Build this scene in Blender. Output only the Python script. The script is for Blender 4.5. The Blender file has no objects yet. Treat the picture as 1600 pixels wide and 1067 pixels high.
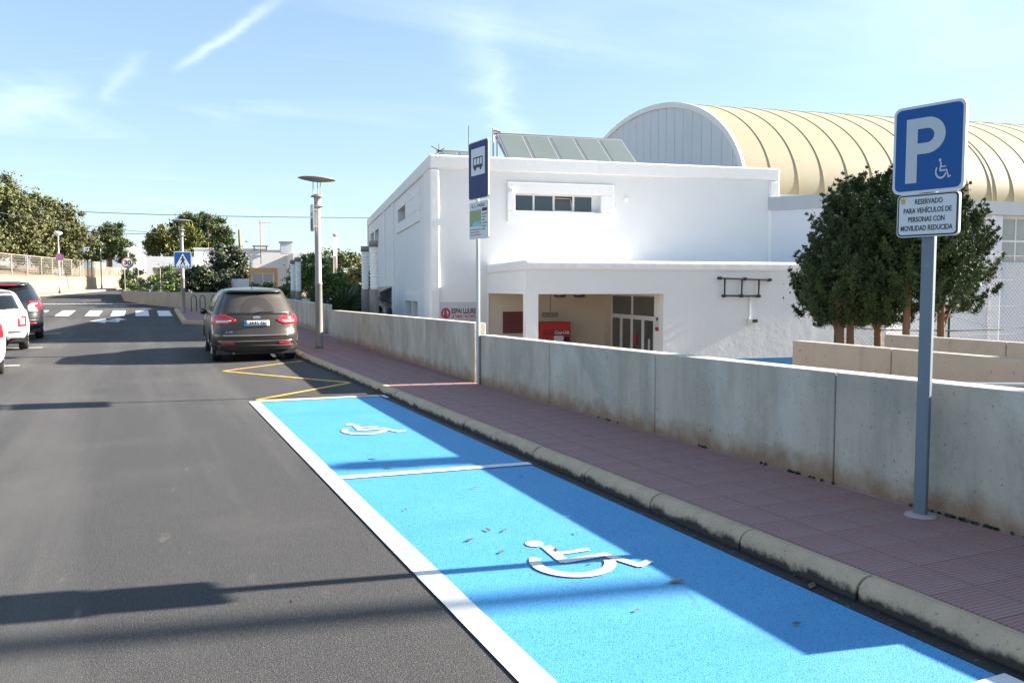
import bpy, bmesh, math, random
import numpy as np
from mathutils import Vector, Matrix
random.seed(7)
rng = np.random.default_rng(11)
PI = math.pi
R = math.radians
scn = bpy.context.scene
col = scn.collection

# ------------------------------------------------------------------ camera
cam_d = bpy.data.cameras.new('camera')
cam = bpy.data.objects.new('camera', cam_d)
col.objects.link(cam)
cam_d.sensor_width = 36.0
cam_d.lens = 36.0 * 1280 / 1600
cam_d.clip_end = 6000
cam.location = (0, 0, 1.6)
cam.rotation_euler = (R(90 - 3.71), 0, R(-24.4054))
scn.camera = cam

# ------------------------------------------------------------------ light
SUN_EL = R(24.2)
SUN_AZ = R(100.9)           # clockwise from +Y
sun_d = bpy.data.lights.new('sun', 'SUN')
sun_d.energy = 4.85
sun_d.angle = R(0.53)
sun_d.color = (1.0, 0.91, 0.80)
sun = bpy.data.objects.new('sun', sun_d)
col.objects.link(sun)
sv = Vector((math.sin(SUN_AZ) * math.cos(SUN_EL), math.cos(SUN_AZ) * math.cos(SUN_EL), math.sin(SUN_EL)))
sun.rotation_euler = sv.to_track_quat('Z', 'Y').to_euler()

world = bpy.data.worlds.new('World')
scn.world = world
world.use_nodes = True
wn, wl = world.node_tree.nodes, world.node_tree.links
wn.clear()
w_out = wn.new('ShaderNodeOutputWorld')
w_bg = wn.new('ShaderNodeBackground')
w_sky = wn.new('ShaderNodeTexSky')
w_sky.sky_type = 'NISHITA'
w_sky.sun_disc = False
w_sky.sun_elevation = SUN_EL
w_sky.sun_rotation = SUN_AZ
w_sky.altitude = 0
w_sky.air_density = 1.0
w_sky.dust_density = 0.6
w_sky.ozone_density = 2.0
w_bg.inputs['Strength'].default_value = 0.071
# thin cirrus on the sky dome
SKYTINT = (1.17, 1.32, 1.42, 1)
WISPS = [(.3619, -.9322, .9322, .3619, 1.1036, -2.55, -1.85, .018, .16), (.2343, -.9722, .9722, .2343, .6351, -3.1, -2.5, .026, .08),
         (.4979, .8672, -.8672, .4979, .3264, 2.1, 3.5, .07, .10), (.3839, -.9234, .9234, .3839, .9072, -3.5, -2.7, .09, .09)]
w_tc = wn.new('ShaderNodeTexCoord')
w_sep = wn.new('ShaderNodeSeparateXYZ')
wl.new(w_tc.outputs['Generated'], w_sep.inputs[0])
def wmath(op, a, b=None, clamp=False):
    n = wn.new('ShaderNodeMath'); n.operation = op; n.use_clamp = clamp
    for i, q in enumerate((a, b)):
        if q is None: continue
        if isinstance(q, (int, float)): n.inputs[i].default_value = q
        else: wl.new(q, n.inputs[i])
    return n.outputs[0]
zz = wmath('ADD', wmath('MAXIMUM', w_sep.outputs[2], 0.0), 0.12)
w_cmb = wn.new('ShaderNodeCombineXYZ')
wl.new(wmath('DIVIDE', w_sep.outputs[0], zz), w_cmb.inputs[0])
wl.new(wmath('DIVIDE', w_sep.outputs[1], zz), w_cmb.inputs[1])
w_map = wn.new('ShaderNodeMapping')
w_map.inputs['Rotation'].default_value = (0, 0, R(38))
w_map.inputs['Scale'].default_value = (0.42, 1.25, 1)
w_map.inputs['Location'].default_value = (2.3, 0.7, 0)
wl.new(w_cmb.outputs[0], w_map.inputs[0])
w_n1 = wn.new('ShaderNodeTexNoise')
w_n1.inputs['Scale'].default_value = 1.1
w_n1.inputs['Detail'].default_value = 9
w_n1.inputs['Roughness'].default_value = 0.6
w_n1.inputs['Distortion'].default_value = 1.2
wl.new(w_map.outputs[0], w_n1.inputs['Vector'])
w_n2 = wn.new('ShaderNodeTexNoise')
w_n2.inputs['Scale'].default_value = 0.55
w_n2.inputs['Detail'].default_value = 3
wl.new(w_cmb.outputs[0], w_n2.inputs['Vector'])
m1 = wn.new('ShaderNodeMapRange'); m1.inputs[1].default_value = 0.50; m1.inputs[2].default_value = 0.80
wl.new(w_n1.outputs[0], m1.inputs[0])
m2 = wn.new('ShaderNodeMapRange'); m2.inputs[1].default_value = 0.42; m2.inputs[2].default_value = 0.66
wl.new(w_n2.outputs[0], m2.inputs[0])
veil = wmath('MULTIPLY', wmath('MULTIPLY', m1.outputs[0], m2.outputs[0]), 0.20, True)
# a few separate wisps: soft strokes in the same cloud layer, frayed by noise
w_n3 = wn.new('ShaderNodeTexNoise'); w_n3.inputs['Scale'].default_value = 2.6; w_n3.inputs['Detail'].default_value = 8; w_n3.inputs['Roughness'].default_value = 0.65
wl.new(w_cmb.outputs[0], w_n3.inputs['Vector'])
w_s2 = wn.new('ShaderNodeSeparateXYZ'); wl.new(w_cmb.outputs[0], w_s2.inputs[0])
fray = wmath('SUBTRACT', w_n3.outputs[0], 0.5)
def wisp(tx, ty, nx, ny, c, a0, a1, wid, amt):
    X, Y = w_s2.outputs[0], w_s2.outputs[1]
    d = wmath('SUBTRACT', wmath('ADD', wmath('MULTIPLY', X, nx), wmath('MULTIPLY', Y, ny)), c)
    d = wmath('ADD', d, wmath('MULTIPLY', fray, wid * 5.0))
    a = wmath('ADD', wmath('MULTIPLY', X, tx), wmath('MULTIPLY', Y, ty))
    u = wmath('DIVIDE', wmath('SUBTRACT', a, a0), a1 - a0)
    env = wmath('MULTIPLY', wmath('MULTIPLY', u, wmath('SUBTRACT', 1.0, u)), 4.0)
    env = wmath('MAXIMUM', wmath('ADD', env, wmath('MULTIPLY', fray, 0.8)), 0.0, False)
    env = wmath('MINIMUM', env, 1.0)
    g = wmath('POWER', 2.718, wmath('MULTIPLY', wmath('POWER', wmath('ABSOLUTE', wmath('DIVIDE', d, wid)), 2.0), -1.0))
    inside = wmath('MULTIPLY', wmath('GREATER_THAN', u, -0.05), wmath('LESS_THAN', u, 1.05))
    return wmath('MULTIPLY', wmath('MULTIPLY', wmath('MULTIPLY', g, env), inside), amt)
cm = veil
for q in WISPS: cm = wmath('ADD', cm, wisp(*q))
cmask = wmath('MINIMUM', cm, 0.9)
# gamma flattens the sky's brightness range, then a tint recolours it
w_gam = wn.new('ShaderNodeGamma'); w_gam.inputs[1].default_value = 0.62
wl.new(w_sky.outputs[0], w_gam.inputs[0])
w_tint = wn.new('ShaderNodeMix'); w_tint.data_type = 'RGBA'; w_tint.blend_type = 'MULTIPLY'; w_tint.inputs[0].default_value = 1.0
wl.new(w_gam.outputs[0], w_tint.inputs[6]); w_tint.inputs[7].default_value = SKYTINT
w_mix = wn.new('ShaderNodeMix'); w_mix.data_type = 'RGBA'
wl.new(cmask, w_mix.inputs[0])
wl.new(w_tint.outputs[2], w_mix.inputs[6])
w_mix.inputs[7].default_value = (8.2, 8.6, 9.2, 1)
wl.new(w_mix.outputs[2], w_bg.inputs['Color'])
wl.new(w_bg.outputs[0], w_out.inputs[0])

scn.view_settings.view_transform = 'Standard'
scn.view_settings.look = 'None'
scn.view_settings.gamma = 1
scn.view_settings.use_curve_mapping = False
scn.view_settings.exposure = 2.1

# ------------------------------------------------------------------ materials
MATS = {}
def mat(name, c, rough=0.7, c2=None, nscale=3.0, namt=1.0, stretch=(1, 1, 1), speck=None, bump=0.0, bscale=40.0,
        metal=0.0, spec=0.5, coat=0.0, trans=0.0, extra=None):
    m = bpy.data.materials.new(name); m.use_nodes = True
    nt = m.node_tree; n, l = nt.nodes, nt.links
    b = n['Principled BSDF']
    b.inputs['Roughness'].default_value = rough
    b.inputs['Metallic'].default_value = metal
    b.inputs['Specular IOR Level'].default_value = spec
    b.inputs['Coat Weight'].default_value = coat
    if coat: b.inputs['Coat Roughness'].default_value = 0.04
    tc = n.new('ShaderNodeTexCoord')
    def noise(scale, detail=6, rough_=0.6, st=(1, 1, 1), dist=0.0):
        mp = n.new('ShaderNodeMapping'); mp.inputs['Scale'].default_value = st
        l.new(tc.outputs['Object'], mp.inputs[0])
        t = n.new('ShaderNodeTexNoise')
        t.inputs['Scale'].default_value = scale; t.inputs['Detail'].default_value = detail
        t.inputs['Roughness'].default_value = rough_; t.inputs['Distortion'].default_value = dist
        l.new(mp.outputs[0], t.inputs['Vector'])
        return t.outputs[0]
    def rng_(v, a, b_, lo=0.0, hi=1.0):
        r_ = n.new('ShaderNodeMapRange'); l.new(v, r_.inputs[0])
        for i, q in ((1, a), (2, b_), (3, lo), (4, hi)): r_.inputs[i].default_value = q
        return r_.outputs[0]
    def mixc(f, a, b_):
        x = n.new('ShaderNodeMix'); x.data_type = 'RGBA'
        if isinstance(f, (int, float)): x.inputs[0].default_value = f
        else: l.new(f, x.inputs[0])
        for i, q in ((6, a), (7, b_)):
            if isinstance(q, (tuple, list)): x.inputs[i].default_value = (*q[:3], 1)
            else: l.new(q, x.inputs[i])
        return x.outputs[2]
    cur = c
    if c2 is None: c2 = tuple(q * 0.88 for q in c)
    cur = mixc(rng_(noise(nscale, st=stretch), 0.5 - 0.28 / namt, 0.5 + 0.28 / namt), c, c2)
    if speck:   # (scale, threshold, colour)
        for (sc, th, sc_col, amt) in speck:
            cur = mixc(rng_(noise(sc, 2, 0.5), th, th + 0.09, 0, amt), cur, sc_col)
    if extra: cur = extra(dict(n=n, l=l, tc=tc, noise=noise, rng=rng_, mix=mixc, b=b), cur)
    if isinstance(cur, tuple): b.inputs['Base Color'].default_value = (*cur, 1)
    else: l.new(cur, b.inputs['Base Color'])
    if bump:
        bp = n.new('ShaderNodeBump'); bp.inputs['Strength'].default_value = 1.0
        bp.inputs['Distance'].default_value = bump
        l.new(noise(bscale, 5), bp.inputs['Height']); l.new(bp.outputs[0], b.inputs['Normal'])
    MATS[name] = m
    return m

def sepz(k):
    s = k['n'].new('ShaderNodeSeparateXYZ'); k['l'].new(k['tc'].outputs['Object'], s.inputs[0]); return s

def asphalt_extra(k, cur):
    st = k['noise'](0.9, 5, 0.6, (1.0, 0.06, 1))           # tracks along the road
    cur = k['mix'](k['rng'](st, 0.47, 0.63, 0, 0.55), cur, (0.105, 0.103, 0.100))
    d = k['noise'](0.5, 6, 0.62)                            # dusty patches
    cur = k['mix'](k['rng'](d, 0.50, 0.70, 0, 0.26), cur, (0.125, 0.120, 0.112))
    sc = k['noise'](2.1, 8, 0.7, (1, 0.35, 1), 1.6)         # scuffs
    cur = k['mix'](k['rng'](sc, 0.63, 0.72, 0, 0.5), cur, (0.17, 0.158, 0.14))
    dk = k['noise'](0.8, 6, 0.65, (1, 0.6, 1), 0.6)         # fresher, darker bitumen
    cur = k['mix'](k['rng'](dk, 0.55, 0.72, 0, 0.32), cur, (0.034, 0.034, 0.035))
    return cur
M_asph = mat('asphalt', (0.045, 0.044, 0.045), 0.88, (0.032, 0.032, 0.034), 60, speck=[(170, 0.55, (0.165, 0.16, 0.152), 0.95), (130, 0.585, (0.008, 0.008, 0.010), 1.0), (60, 0.69, (0.24, 0.22, 0.19), 0.7)],
             bump=0.004, bscale=170, extra=asphalt_extra, spec=0.35)
def bluepaint_extra(k, cur):
    d = k['noise'](1.3, 7, 0.65)
    cur = k['mix'](k['rng'](d, 0.50, 0.80, 0, 0.30), cur, (0.15, 0.40, 0.64))
    s = k['noise'](0.7, 6, 0.6, (0.6, 1.6, 1), 0.8)
    cur = k['mix'](k['rng'](s, 0.56, 0.74, 0, 0.40), cur, (0.04, 0.22, 0.48))
    t = k['noise'](3.4, 7, 0.7, (1, 0.25, 1), 1.0)          # tyre scuffs
    cur = k['mix'](k['rng'](t, 0.64, 0.74, 0, 0.45), cur, (0.02, 0.12, 0.26))
    return cur
M_blue = mat('blue_road_paint', (0.072, 0.33, 0.62), 0.62, (0.058, 0.295, 0.58), 45, speck=[(150, 0.565, (0.012, 0.10, 0.22), 0.95), (170, 0.60, (0.16, 0.47, 0.76), 0.6), (70, 0.68, (0.02, 0.10, 0.20), 0.7)],
             bump=0.004, bscale=170, extra=bluepaint_extra, spec=0.4)
M_white_line = mat('white_road_paint', (0.78, 0.77, 0.75), 0.65, (0.66, 0.65, 0.63), 9, speck=[(140, 0.61, (0.20, 0.20, 0.20), 0.8), (6, 0.62, (0.42, 0.41, 0.39), 0.5)], bump=0.003, bscale=150)
M_yellow_line = mat('yellow_road_paint', (0.72, 0.42, 0.05), 0.65, (0.58, 0.34, 0.06), 9, speck=[(150, 0.66, (0.1, 0.08, 0.05), 0.8)], bump=0.003, bscale=150)
def concrete_extra(k, cur):
    s = k['noise'](3.2, 7, 0.65, (1, 1, 0.12))              # run-off streaks
    cur = k['mix'](k['rng'](s, 0.46, 0.68, 0, 0.55), cur, (0.27, 0.25, 0.215))
    s2 = k['noise'](1.7, 6, 0.6, (1, 1, 0.5))
    cur = k['mix'](k['rng'](s2, 0.50, 0.66, 0, 0.6), cur, (0.62, 0.57, 0.49))
    s3 = k['noise'](0.8, 7, 0.7, (1, 1, 0.8), 0.8)
    cur = k['mix'](k['rng'](s3, 0.50, 0.64, 0, 0.45), cur, (0.29, 0.27, 0.235))
    z = sepz(k)                                             # reddish soil splash along the foot
    zn = k['n'].new('ShaderNodeMath'); zn.operation = 'MULTIPLY_ADD'
    k['l'].new(k['noise'](4.0, 6, 0.65), zn.inputs[0]); zn.inputs[1].default_value = -0.42; k['l'].new(z.outputs[2], zn.inputs[2])
    cur = k['mix'](k['rng'](zn.outputs[0], -0.20, 0.0, 0.85, 0), cur, (0.27, 0.145, 0.08))
    p = k['noise'](38, 3, 0.55)                             # air holes
    cur = k['mix'](k['rng'](p, 0.655, 0.69, 0, 0.7), cur, (0.06, 0.058, 0.055))
    return cur
M_conc = mat('wall_concrete', (0.56, 0.475, 0.375), 0.86, (0.45, 0.385, 0.305), 1.6, bump=0.006, bscale=22, extra=concrete_extra, spec=0.3)
def conc2_extra(k, cur):
    s = k['noise'](3.2, 7, 0.65, (1, 1, 0.12))
    cur = k['mix'](k['rng'](s, 0.52, 0.74, 0, 0.45), cur, (0.22, 0.185, 0.15))
    p = k['noise'](22, 2, 0.5)
    return k['mix'](k['rng'](p, 0.70, 0.73, 0, 0.7), cur, (0.08, 0.07, 0.06))
M_conc_warm = mat('ramp_concrete', (0.44, 0.38, 0.31), 0.86, (0.36, 0.31, 0.25), 1.4, bump=0.005, bscale=22, extra=conc2_extra, spec=0.3)
M_cap = mat('wall_cap_concrete', (0.60, 0.56, 0.48), 0.85, (0.45, 0.42, 0.36), 4, speck=[(40, 0.66, (0.2, 0.19, 0.17), 0.6)], bump=0.004, bscale=40)
def tile_extra(k, cur):
    g = k['noise'](1.1, 5, 0.6)
    cur = k['mix'](k['rng'](g, 0.45, 0.70, 0, 0.55), cur, (0.41, 0.285, 0.26))
    w = k['n'].new('ShaderNodeTexWave'); w.wave_type = 'BANDS'; w.bands_direction = 'Y'; w.wave_profile = 'SIN'
    w.inputs['Scale'].default_value = 11.5; w.inputs['Distortion'].default_value = 0.25; w.inputs['Detail'].default_value = 2
    k['l'].new(k['tc'].outputs['Object'], w.inputs[0])
    f = k['rng'](w.outputs[1], 0.25, 0.45, 0.6, 0.0)
    bp = k['n'].new('ShaderNodeBump'); bp.inputs['Distance'].default_value = 0.006; bp.inputs['Strength'].default_value = 1
    k['l'].new(w.outputs[1], bp.inputs['Height']); k['l'].new(bp.outputs[0], k['b'].inputs['Normal'])
    return k['mix'](f, cur, (0.17, 0.10, 0.11))
M_tile = mat('red_paving_tile', (0.40, 0.21, 0.19), 0.8, (0.33, 0.175, 0.158), 9, speck=[(80, 0.70, (0.45, 0.36, 0.34), 0.5)], extra=tile_extra)
M_grout = mat('tile_bedding', (0.42, 0.34, 0.33), 0.95, bump=0.003)
def kerb_extra(k, cur):
    y = k['noise'](2.2, 6, 0.7)
    cur = k['mix'](k['rng'](y, 0.62, 0.74, 0, 0.6), cur, (0.45, 0.33, 0.09))      # lichen and old yellow paint
    z = sepz(k)
    zn = k['n'].new('ShaderNodeMath'); zn.operation = 'MULTIPLY_ADD'
    k['l'].new(k['noise'](5.0, 6, 0.7), zn.inputs[0]); zn.inputs[1].default_value = -0.16; k['l'].new(z.outputs[2], zn.inputs[2])
    return k['mix'](k['rng'](zn.outputs[0], -0.045, -0.012, 0.95, 0), cur, (0.022, 0.021, 0.022))   # tar splash at the foot
M_kerb = mat('kerb_stone', (0.60, 0.43, 0.285), 0.92, (0.43, 0.315, 0.21), 6, speck=[(60, 0.64, (0.12, 0.10, 0.07), 0.7)], bump=0.008, bscale=28, extra=kerb_extra)
M_wash = mat('white_render', (0.79, 0.785, 0.775), 0.8, (0.75, 0.745, 0.735), 1.1, bump=0.012, bscale=2.4, spec=0.3)
M_wash_smooth = mat('white_trim_render', (0.81, 0.805, 0.795), 0.75, (0.78, 0.775, 0.765), 1.5, bump=0.006, bscale=7, spec=0.3)
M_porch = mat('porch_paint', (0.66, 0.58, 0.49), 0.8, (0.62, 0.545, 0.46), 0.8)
M_dado = mat('blue_dado_paint', (0.05, 0.24, 0.50), 0.7, (0.045, 0.21, 0.44), 2)
M_annex = mat('annex_paint', (0.68, 0.69, 0.72), 0.75, (0.64, 0.65, 0.68), 0.7, bump=0.004, bscale=5)
M_fascia = mat('grey_fascia', (0.44, 0.47, 0.50), 0.6, (0.40, 0.43, 0.46), 2, stretch=(1, 1, 0.2))
def vault_extra(k, cur):
    z = sepz(k)
    zn = k['n'].new('ShaderNodeMath'); zn.operation = 'MULTIPLY_ADD'
    k['l'].new(k['noise'](1.4, 6, 0.65, (1, 1, 0.25)), zn.inputs[0]); zn.inputs[1].default_value = -3.2; k['l'].new(z.outputs[2], zn.inputs[2])
    cur = k['mix'](k['rng'](zn.outputs[0], 3.1, 4.7, 0.40, 0), cur, (0.36, 0.25, 0.11))      # rust run-off near the gutter
    s = k['noise'](0.9, 6, 0.6, (1, 1, 0.3))
    return k['mix'](k['rng'](s, 0.52, 0.75, 0, 0.35), cur, (0.37, 0.30, 0.17))
M_vault = mat('cream_sheet_metal', (0.40, 0.345, 0.225), 0.6, (0.365, 0.315, 0.205), 0.6, extra=vault_extra)
M_vault_rib = mat('cream_rib_metal', (0.44, 0.37, 0.22), 0.55, (0.36, 0.30, 0.17), 2)
M_gable = mat('grey_cladding', (0.58, 0.61, 0.65), 0.55, (0.54, 0.57, 0.61), 0.6, stretch=(1, 1, 0.15))
M_white_metal = mat('white_metal', (0.74, 0.74, 0.74), 0.45, (0.68, 0.68, 0.68), 3)
M_glass = mat('window_glass', (0.018, 0.03, 0.042), 0.06, (0.022, 0.034, 0.046), 0.8, spec=0.9)
M_glass_porch = mat('door_glass', (0.075, 0.085, 0.085), 0.12, (0.09, 0.10, 0.10), 0.7, spec=0.7)
M_glass_hall = mat('hall_glass', (0.22, 0.24, 0.24), 0.10, (0.34, 0.35, 0.34), 0.45, stretch=(0.3, 0.3, 1.6), spec=0.8)
M_dark = mat('dark_interior', (0.012, 0.012, 0.013), 0.8)
M_alu = mat('aluminium', (0.55, 0.54, 0.52), 0.4, (0.48, 0.47, 0.45), 4, metal=0.6)
M_galv = mat('galvanised_steel', (0.17, 0.205, 0.245), 0.55, (0.13, 0.165, 0.205), 5, metal=0.3, speck=[(18, 0.64, (0.24, 0.25, 0.25), 0.6)], stretch=(1, 1, 0.2))
M_signpole = mat('sign_pole_steel', (0.50, 0.52, 0.55), 0.45, (0.44, 0.46, 0.50), 3, metal=0.5)
M_lamp = mat('lamp_post_paint', (0.30, 0.285, 0.26), 0.5, (0.26, 0.245, 0.225), 3, metal=0.2)
M_colgrey = mat('column_grey', (0.25, 0.225, 0.205), 0.5, (0.21, 0.19, 0.175), 2, metal=0.2)
M_opal = mat('opal_diffuser', (0.82, 0.82, 0.82), 0.35, (0.78, 0.78, 0.78), 2)
M_sign_blue = mat('sign_blue', (0.008, 0.088, 0.30), 0.45, (0.008, 0.082, 0.28), 2, spec=0.25)
M_bus_blue = mat('bus_sign_blue', (0.006, 0.020, 0.125), 0.45, (0.006, 0.018, 0.115), 2, spec=0.25)
M_sign_white = mat('sign_white', (0.62, 0.64, 0.67), 0.4, (0.59, 0.61, 0.64), 2)
M_sign_grey = mat('sign_reflective_grey', (0.47, 0.50, 0.54), 0.35, (0.45, 0.48, 0.52), 3)
M_black = mat('black_print', (0.015, 0.015, 0.017), 0.5)
M_red = mat('red_paint', (0.50, 0.02, 0.025), 0.4, (0.44, 0.018, 0.02), 2)
M_signred = mat('poster_red', (0.42, 0.03, 0.07), 0.5)
M_maroon = mat('maroon_slats', (0.14, 0.03, 0.03), 0.6, (0.12, 0.026, 0.026), 3)
M_poster = mat('poster_grey', (0.55, 0.55, 0.56), 0.6, (0.52, 0.52, 0.54), 2)
M_gold = mat('gold_print', (0.55, 0.40, 0.08), 0.5)
M_map_green = mat('map_green', (0.16, 0.38, 0.12), 0.5, (0.35, 0.30, 0.15), 9)
M_map_blue = mat('map_blue', (0.22, 0.50, 0.75), 0.5)
M_solar = mat('solar_glass', (0.16, 0.185, 0.165), 0.25, (0.14, 0.165, 0.15), 1, spec=0.8)
M_bark = mat('bark', (0.20, 0.125, 0.075), 0.9, (0.13, 0.08, 0.05), 6, stretch=(1, 1, 0.2), bump=0.02, bscale=12)
M_leaf_cyp = mat('cypress_leaf', (0.050, 0.090, 0.026), 0.7, (0.023, 0.045, 0.015), 2.2, namt=1.6)
M_leaf_ol = mat('olive_leaf', (0.115, 0.125, 0.038), 0.7, (0.068, 0.078, 0.026), 0.7, namt=1.6)
M_leaf_pine = mat('pine_needle', (0.17, 0.185, 0.038), 0.7, (0.09, 0.11, 0.026), 0.8, namt=1.5)
M_leaf_dpine = mat('dark_pine_needle', (0.08, 0.115, 0.028), 0.7, (0.04, 0.062, 0.018), 0.8, namt=1.5)
M_leaf_bush = mat('bush_leaf', (0.14, 0.22, 0.035), 0.6, (0.05, 0.09, 0.022), 1.2, namt=1.5)
M_leaf_dark = mat('ivy_leaf', (0.055, 0.075, 0.03), 0.5, (0.028, 0.038, 0.018), 1.6, namt=1.5)
M_leaf_yel = mat('yellow_shrub_leaf', (0.26, 0.22, 0.05), 0.6, (0.15, 0.14, 0.04), 1.2)
M_palm = mat('palm_leaf', (0.06, 0.10, 0.035), 0.5, (0.035, 0.06, 0.022), 2)
M_earth = mat('dry_earth', (0.24, 0.165, 0.10), 0.95, (0.18, 0.13, 0.075), 0.5, speck=[(12, 0.62, (0.12, 0.13, 0.05), 0.6)])
M_court = mat('forecourt_paving', (0.20, 0.18, 0.165), 0.9, (0.17, 0.155, 0.14), 1)
def stone_extra(k, cur):
    v = k['n'].new('ShaderNodeTexVoronoi'); v.feature = 'DISTANCE_TO_EDGE'; v.inputs['Scale'].default_value = 3.2
    k['l'].new(k['tc'].outputs['Object'], v.inputs['Vector'])
    return k['mix'](k['rng'](v.outputs[0], 0.0, 0.07, 0.7, 0), cur, (0.20, 0.15, 0.10))
M_stone = mat('stone_masonry', (0.36, 0.28, 0.18), 0.9, (0.27, 0.21, 0.135), 2.2, extra=stone_extra)
M_pave_far = mat('beige_footway', (0.32, 0.265, 0.20), 0.9, (0.28, 0.23, 0.175), 1)
M_house = mat('house_white', (0.76, 0.75, 0.75), 0.8, (0.70, 0.69, 0.69), 0.8)
M_house_warm = mat('house_cream', (0.66, 0.57, 0.42), 0.8, (0.60, 0.50, 0.36), 1)
M_beige = mat('beige_shutter', (0.42, 0.33, 0.23), 0.7)
M_orange = mat('orange_trim', (0.62, 0.36, 0.15), 0.7)
M_fence_grey = mat('fence_metal', (0.40, 0.38, 0.33), 0.6, metal=0.2)
M_fence_green = mat('green_fence_metal', (0.02, 0.06, 0.04), 0.5)
M_rust = mat('rusty_metal', (0.34, 0.18, 0.09), 0.8, (0.25, 0.13, 0.07), 3)
M_wire = mat('black_cable', (0.03, 0.03, 0.03), 0.6)
M_hill = mat('far_hill', (0.30, 0.34, 0.36), 0.95, (0.22, 0.26, 0.26), 0.004)
M_brown = mat('brown_car_paint', (0.038, 0.029, 0.022), 0.36, (0.055, 0.043, 0.033), 2.5, coat=0.5, metal=0.2, speck=[(30, 0.62, (0.09, 0.075, 0.06), 0.3)])
M_black_car = mat('black_car_paint', (0.016, 0.018, 0.021), 0.25, (0.024, 0.026, 0.03), 2, coat=0.8)
M_white_car = mat('white_car_paint', (0.80, 0.80, 0.78), 0.3, (0.76, 0.76, 0.74), 2, coat=0.7)
M_plastic = mat('black_plastic', (0.020, 0.020, 0.021), 0.6, (0.03, 0.029, 0.028), 4)
M_tyre = mat('tyre_rubber', (0.018, 0.018, 0.018), 0.85, (0.03, 0.028, 0.025), 8)
M_rim = mat('alloy_rim', (0.45, 0.45, 0.46), 0.35, metal=0.8)
M_carglass = mat('car_glass', (0.012, 0.015, 0.017), 0.07, spec=0.8)
def dusty_extra(k, cur):
    z = sepz(k)
    def m(op, a, b=None):
        q = k['n'].new('ShaderNodeMath'); q.operation = op
        for i, v in enumerate((a, b)):
            if v is None: continue
            if isinstance(v, (int, float)): q.inputs[i].default_value = v
            else: k['l'].new(v, q.inputs[i])
        return q.outputs[0]
    dx = m('SUBTRACT', z.outputs[0], 0.02); dz = m('SUBTRACT', z.outputs[2], 1.06)
    r = m('SQRT', m('ADD', m('MULTIPLY', dx, dx), m('MULTIPLY', dz, dz)))
    swept = m('MULTIPLY', k['rng'](r, 0.13, 0.15), k['rng'](r, 0.35, 0.37, 1, 0))
    cur = k['mix'](k['rng'](k['noise'](14, 5), 0.3, 0.7, 0.45, 0.7), cur, (0.10, 0.085, 0.068))
    return k['mix'](m('MULTIPLY', swept, 0.6), cur, (0.03, 0.028, 0.026))
M_dusty = mat('dusty_rear_glass', (0.03, 0.03, 0.03), 0.35, spec=0.6, extra=dusty_extra)
M_taillight = mat('tail_light_red', (0.55, 0.012, 0.02), 0.12, (0.48, 0.01, 0.016), 6, coat=1.0)
M_lens = mat('clear_lens', (0.70, 0.62, 0.60), 0.15, coat=0.8)
M_chrome = mat('chrome', (0.62, 0.60, 0.58), 0.2, metal=0.9)
M_plate = mat('number_plate_white', (0.70, 0.72, 0.74), 0.4)
M_dryleaf = mat('dry_leaf', (0.13, 0.085, 0.045), 0.8)
M_purple = mat('faded_violet', (0.22, 0.12, 0.32), 0.5)
M_beam = mat('zinc_rail', (0.42, 0.44, 0.46), 0.4, metal=0.5)

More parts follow.
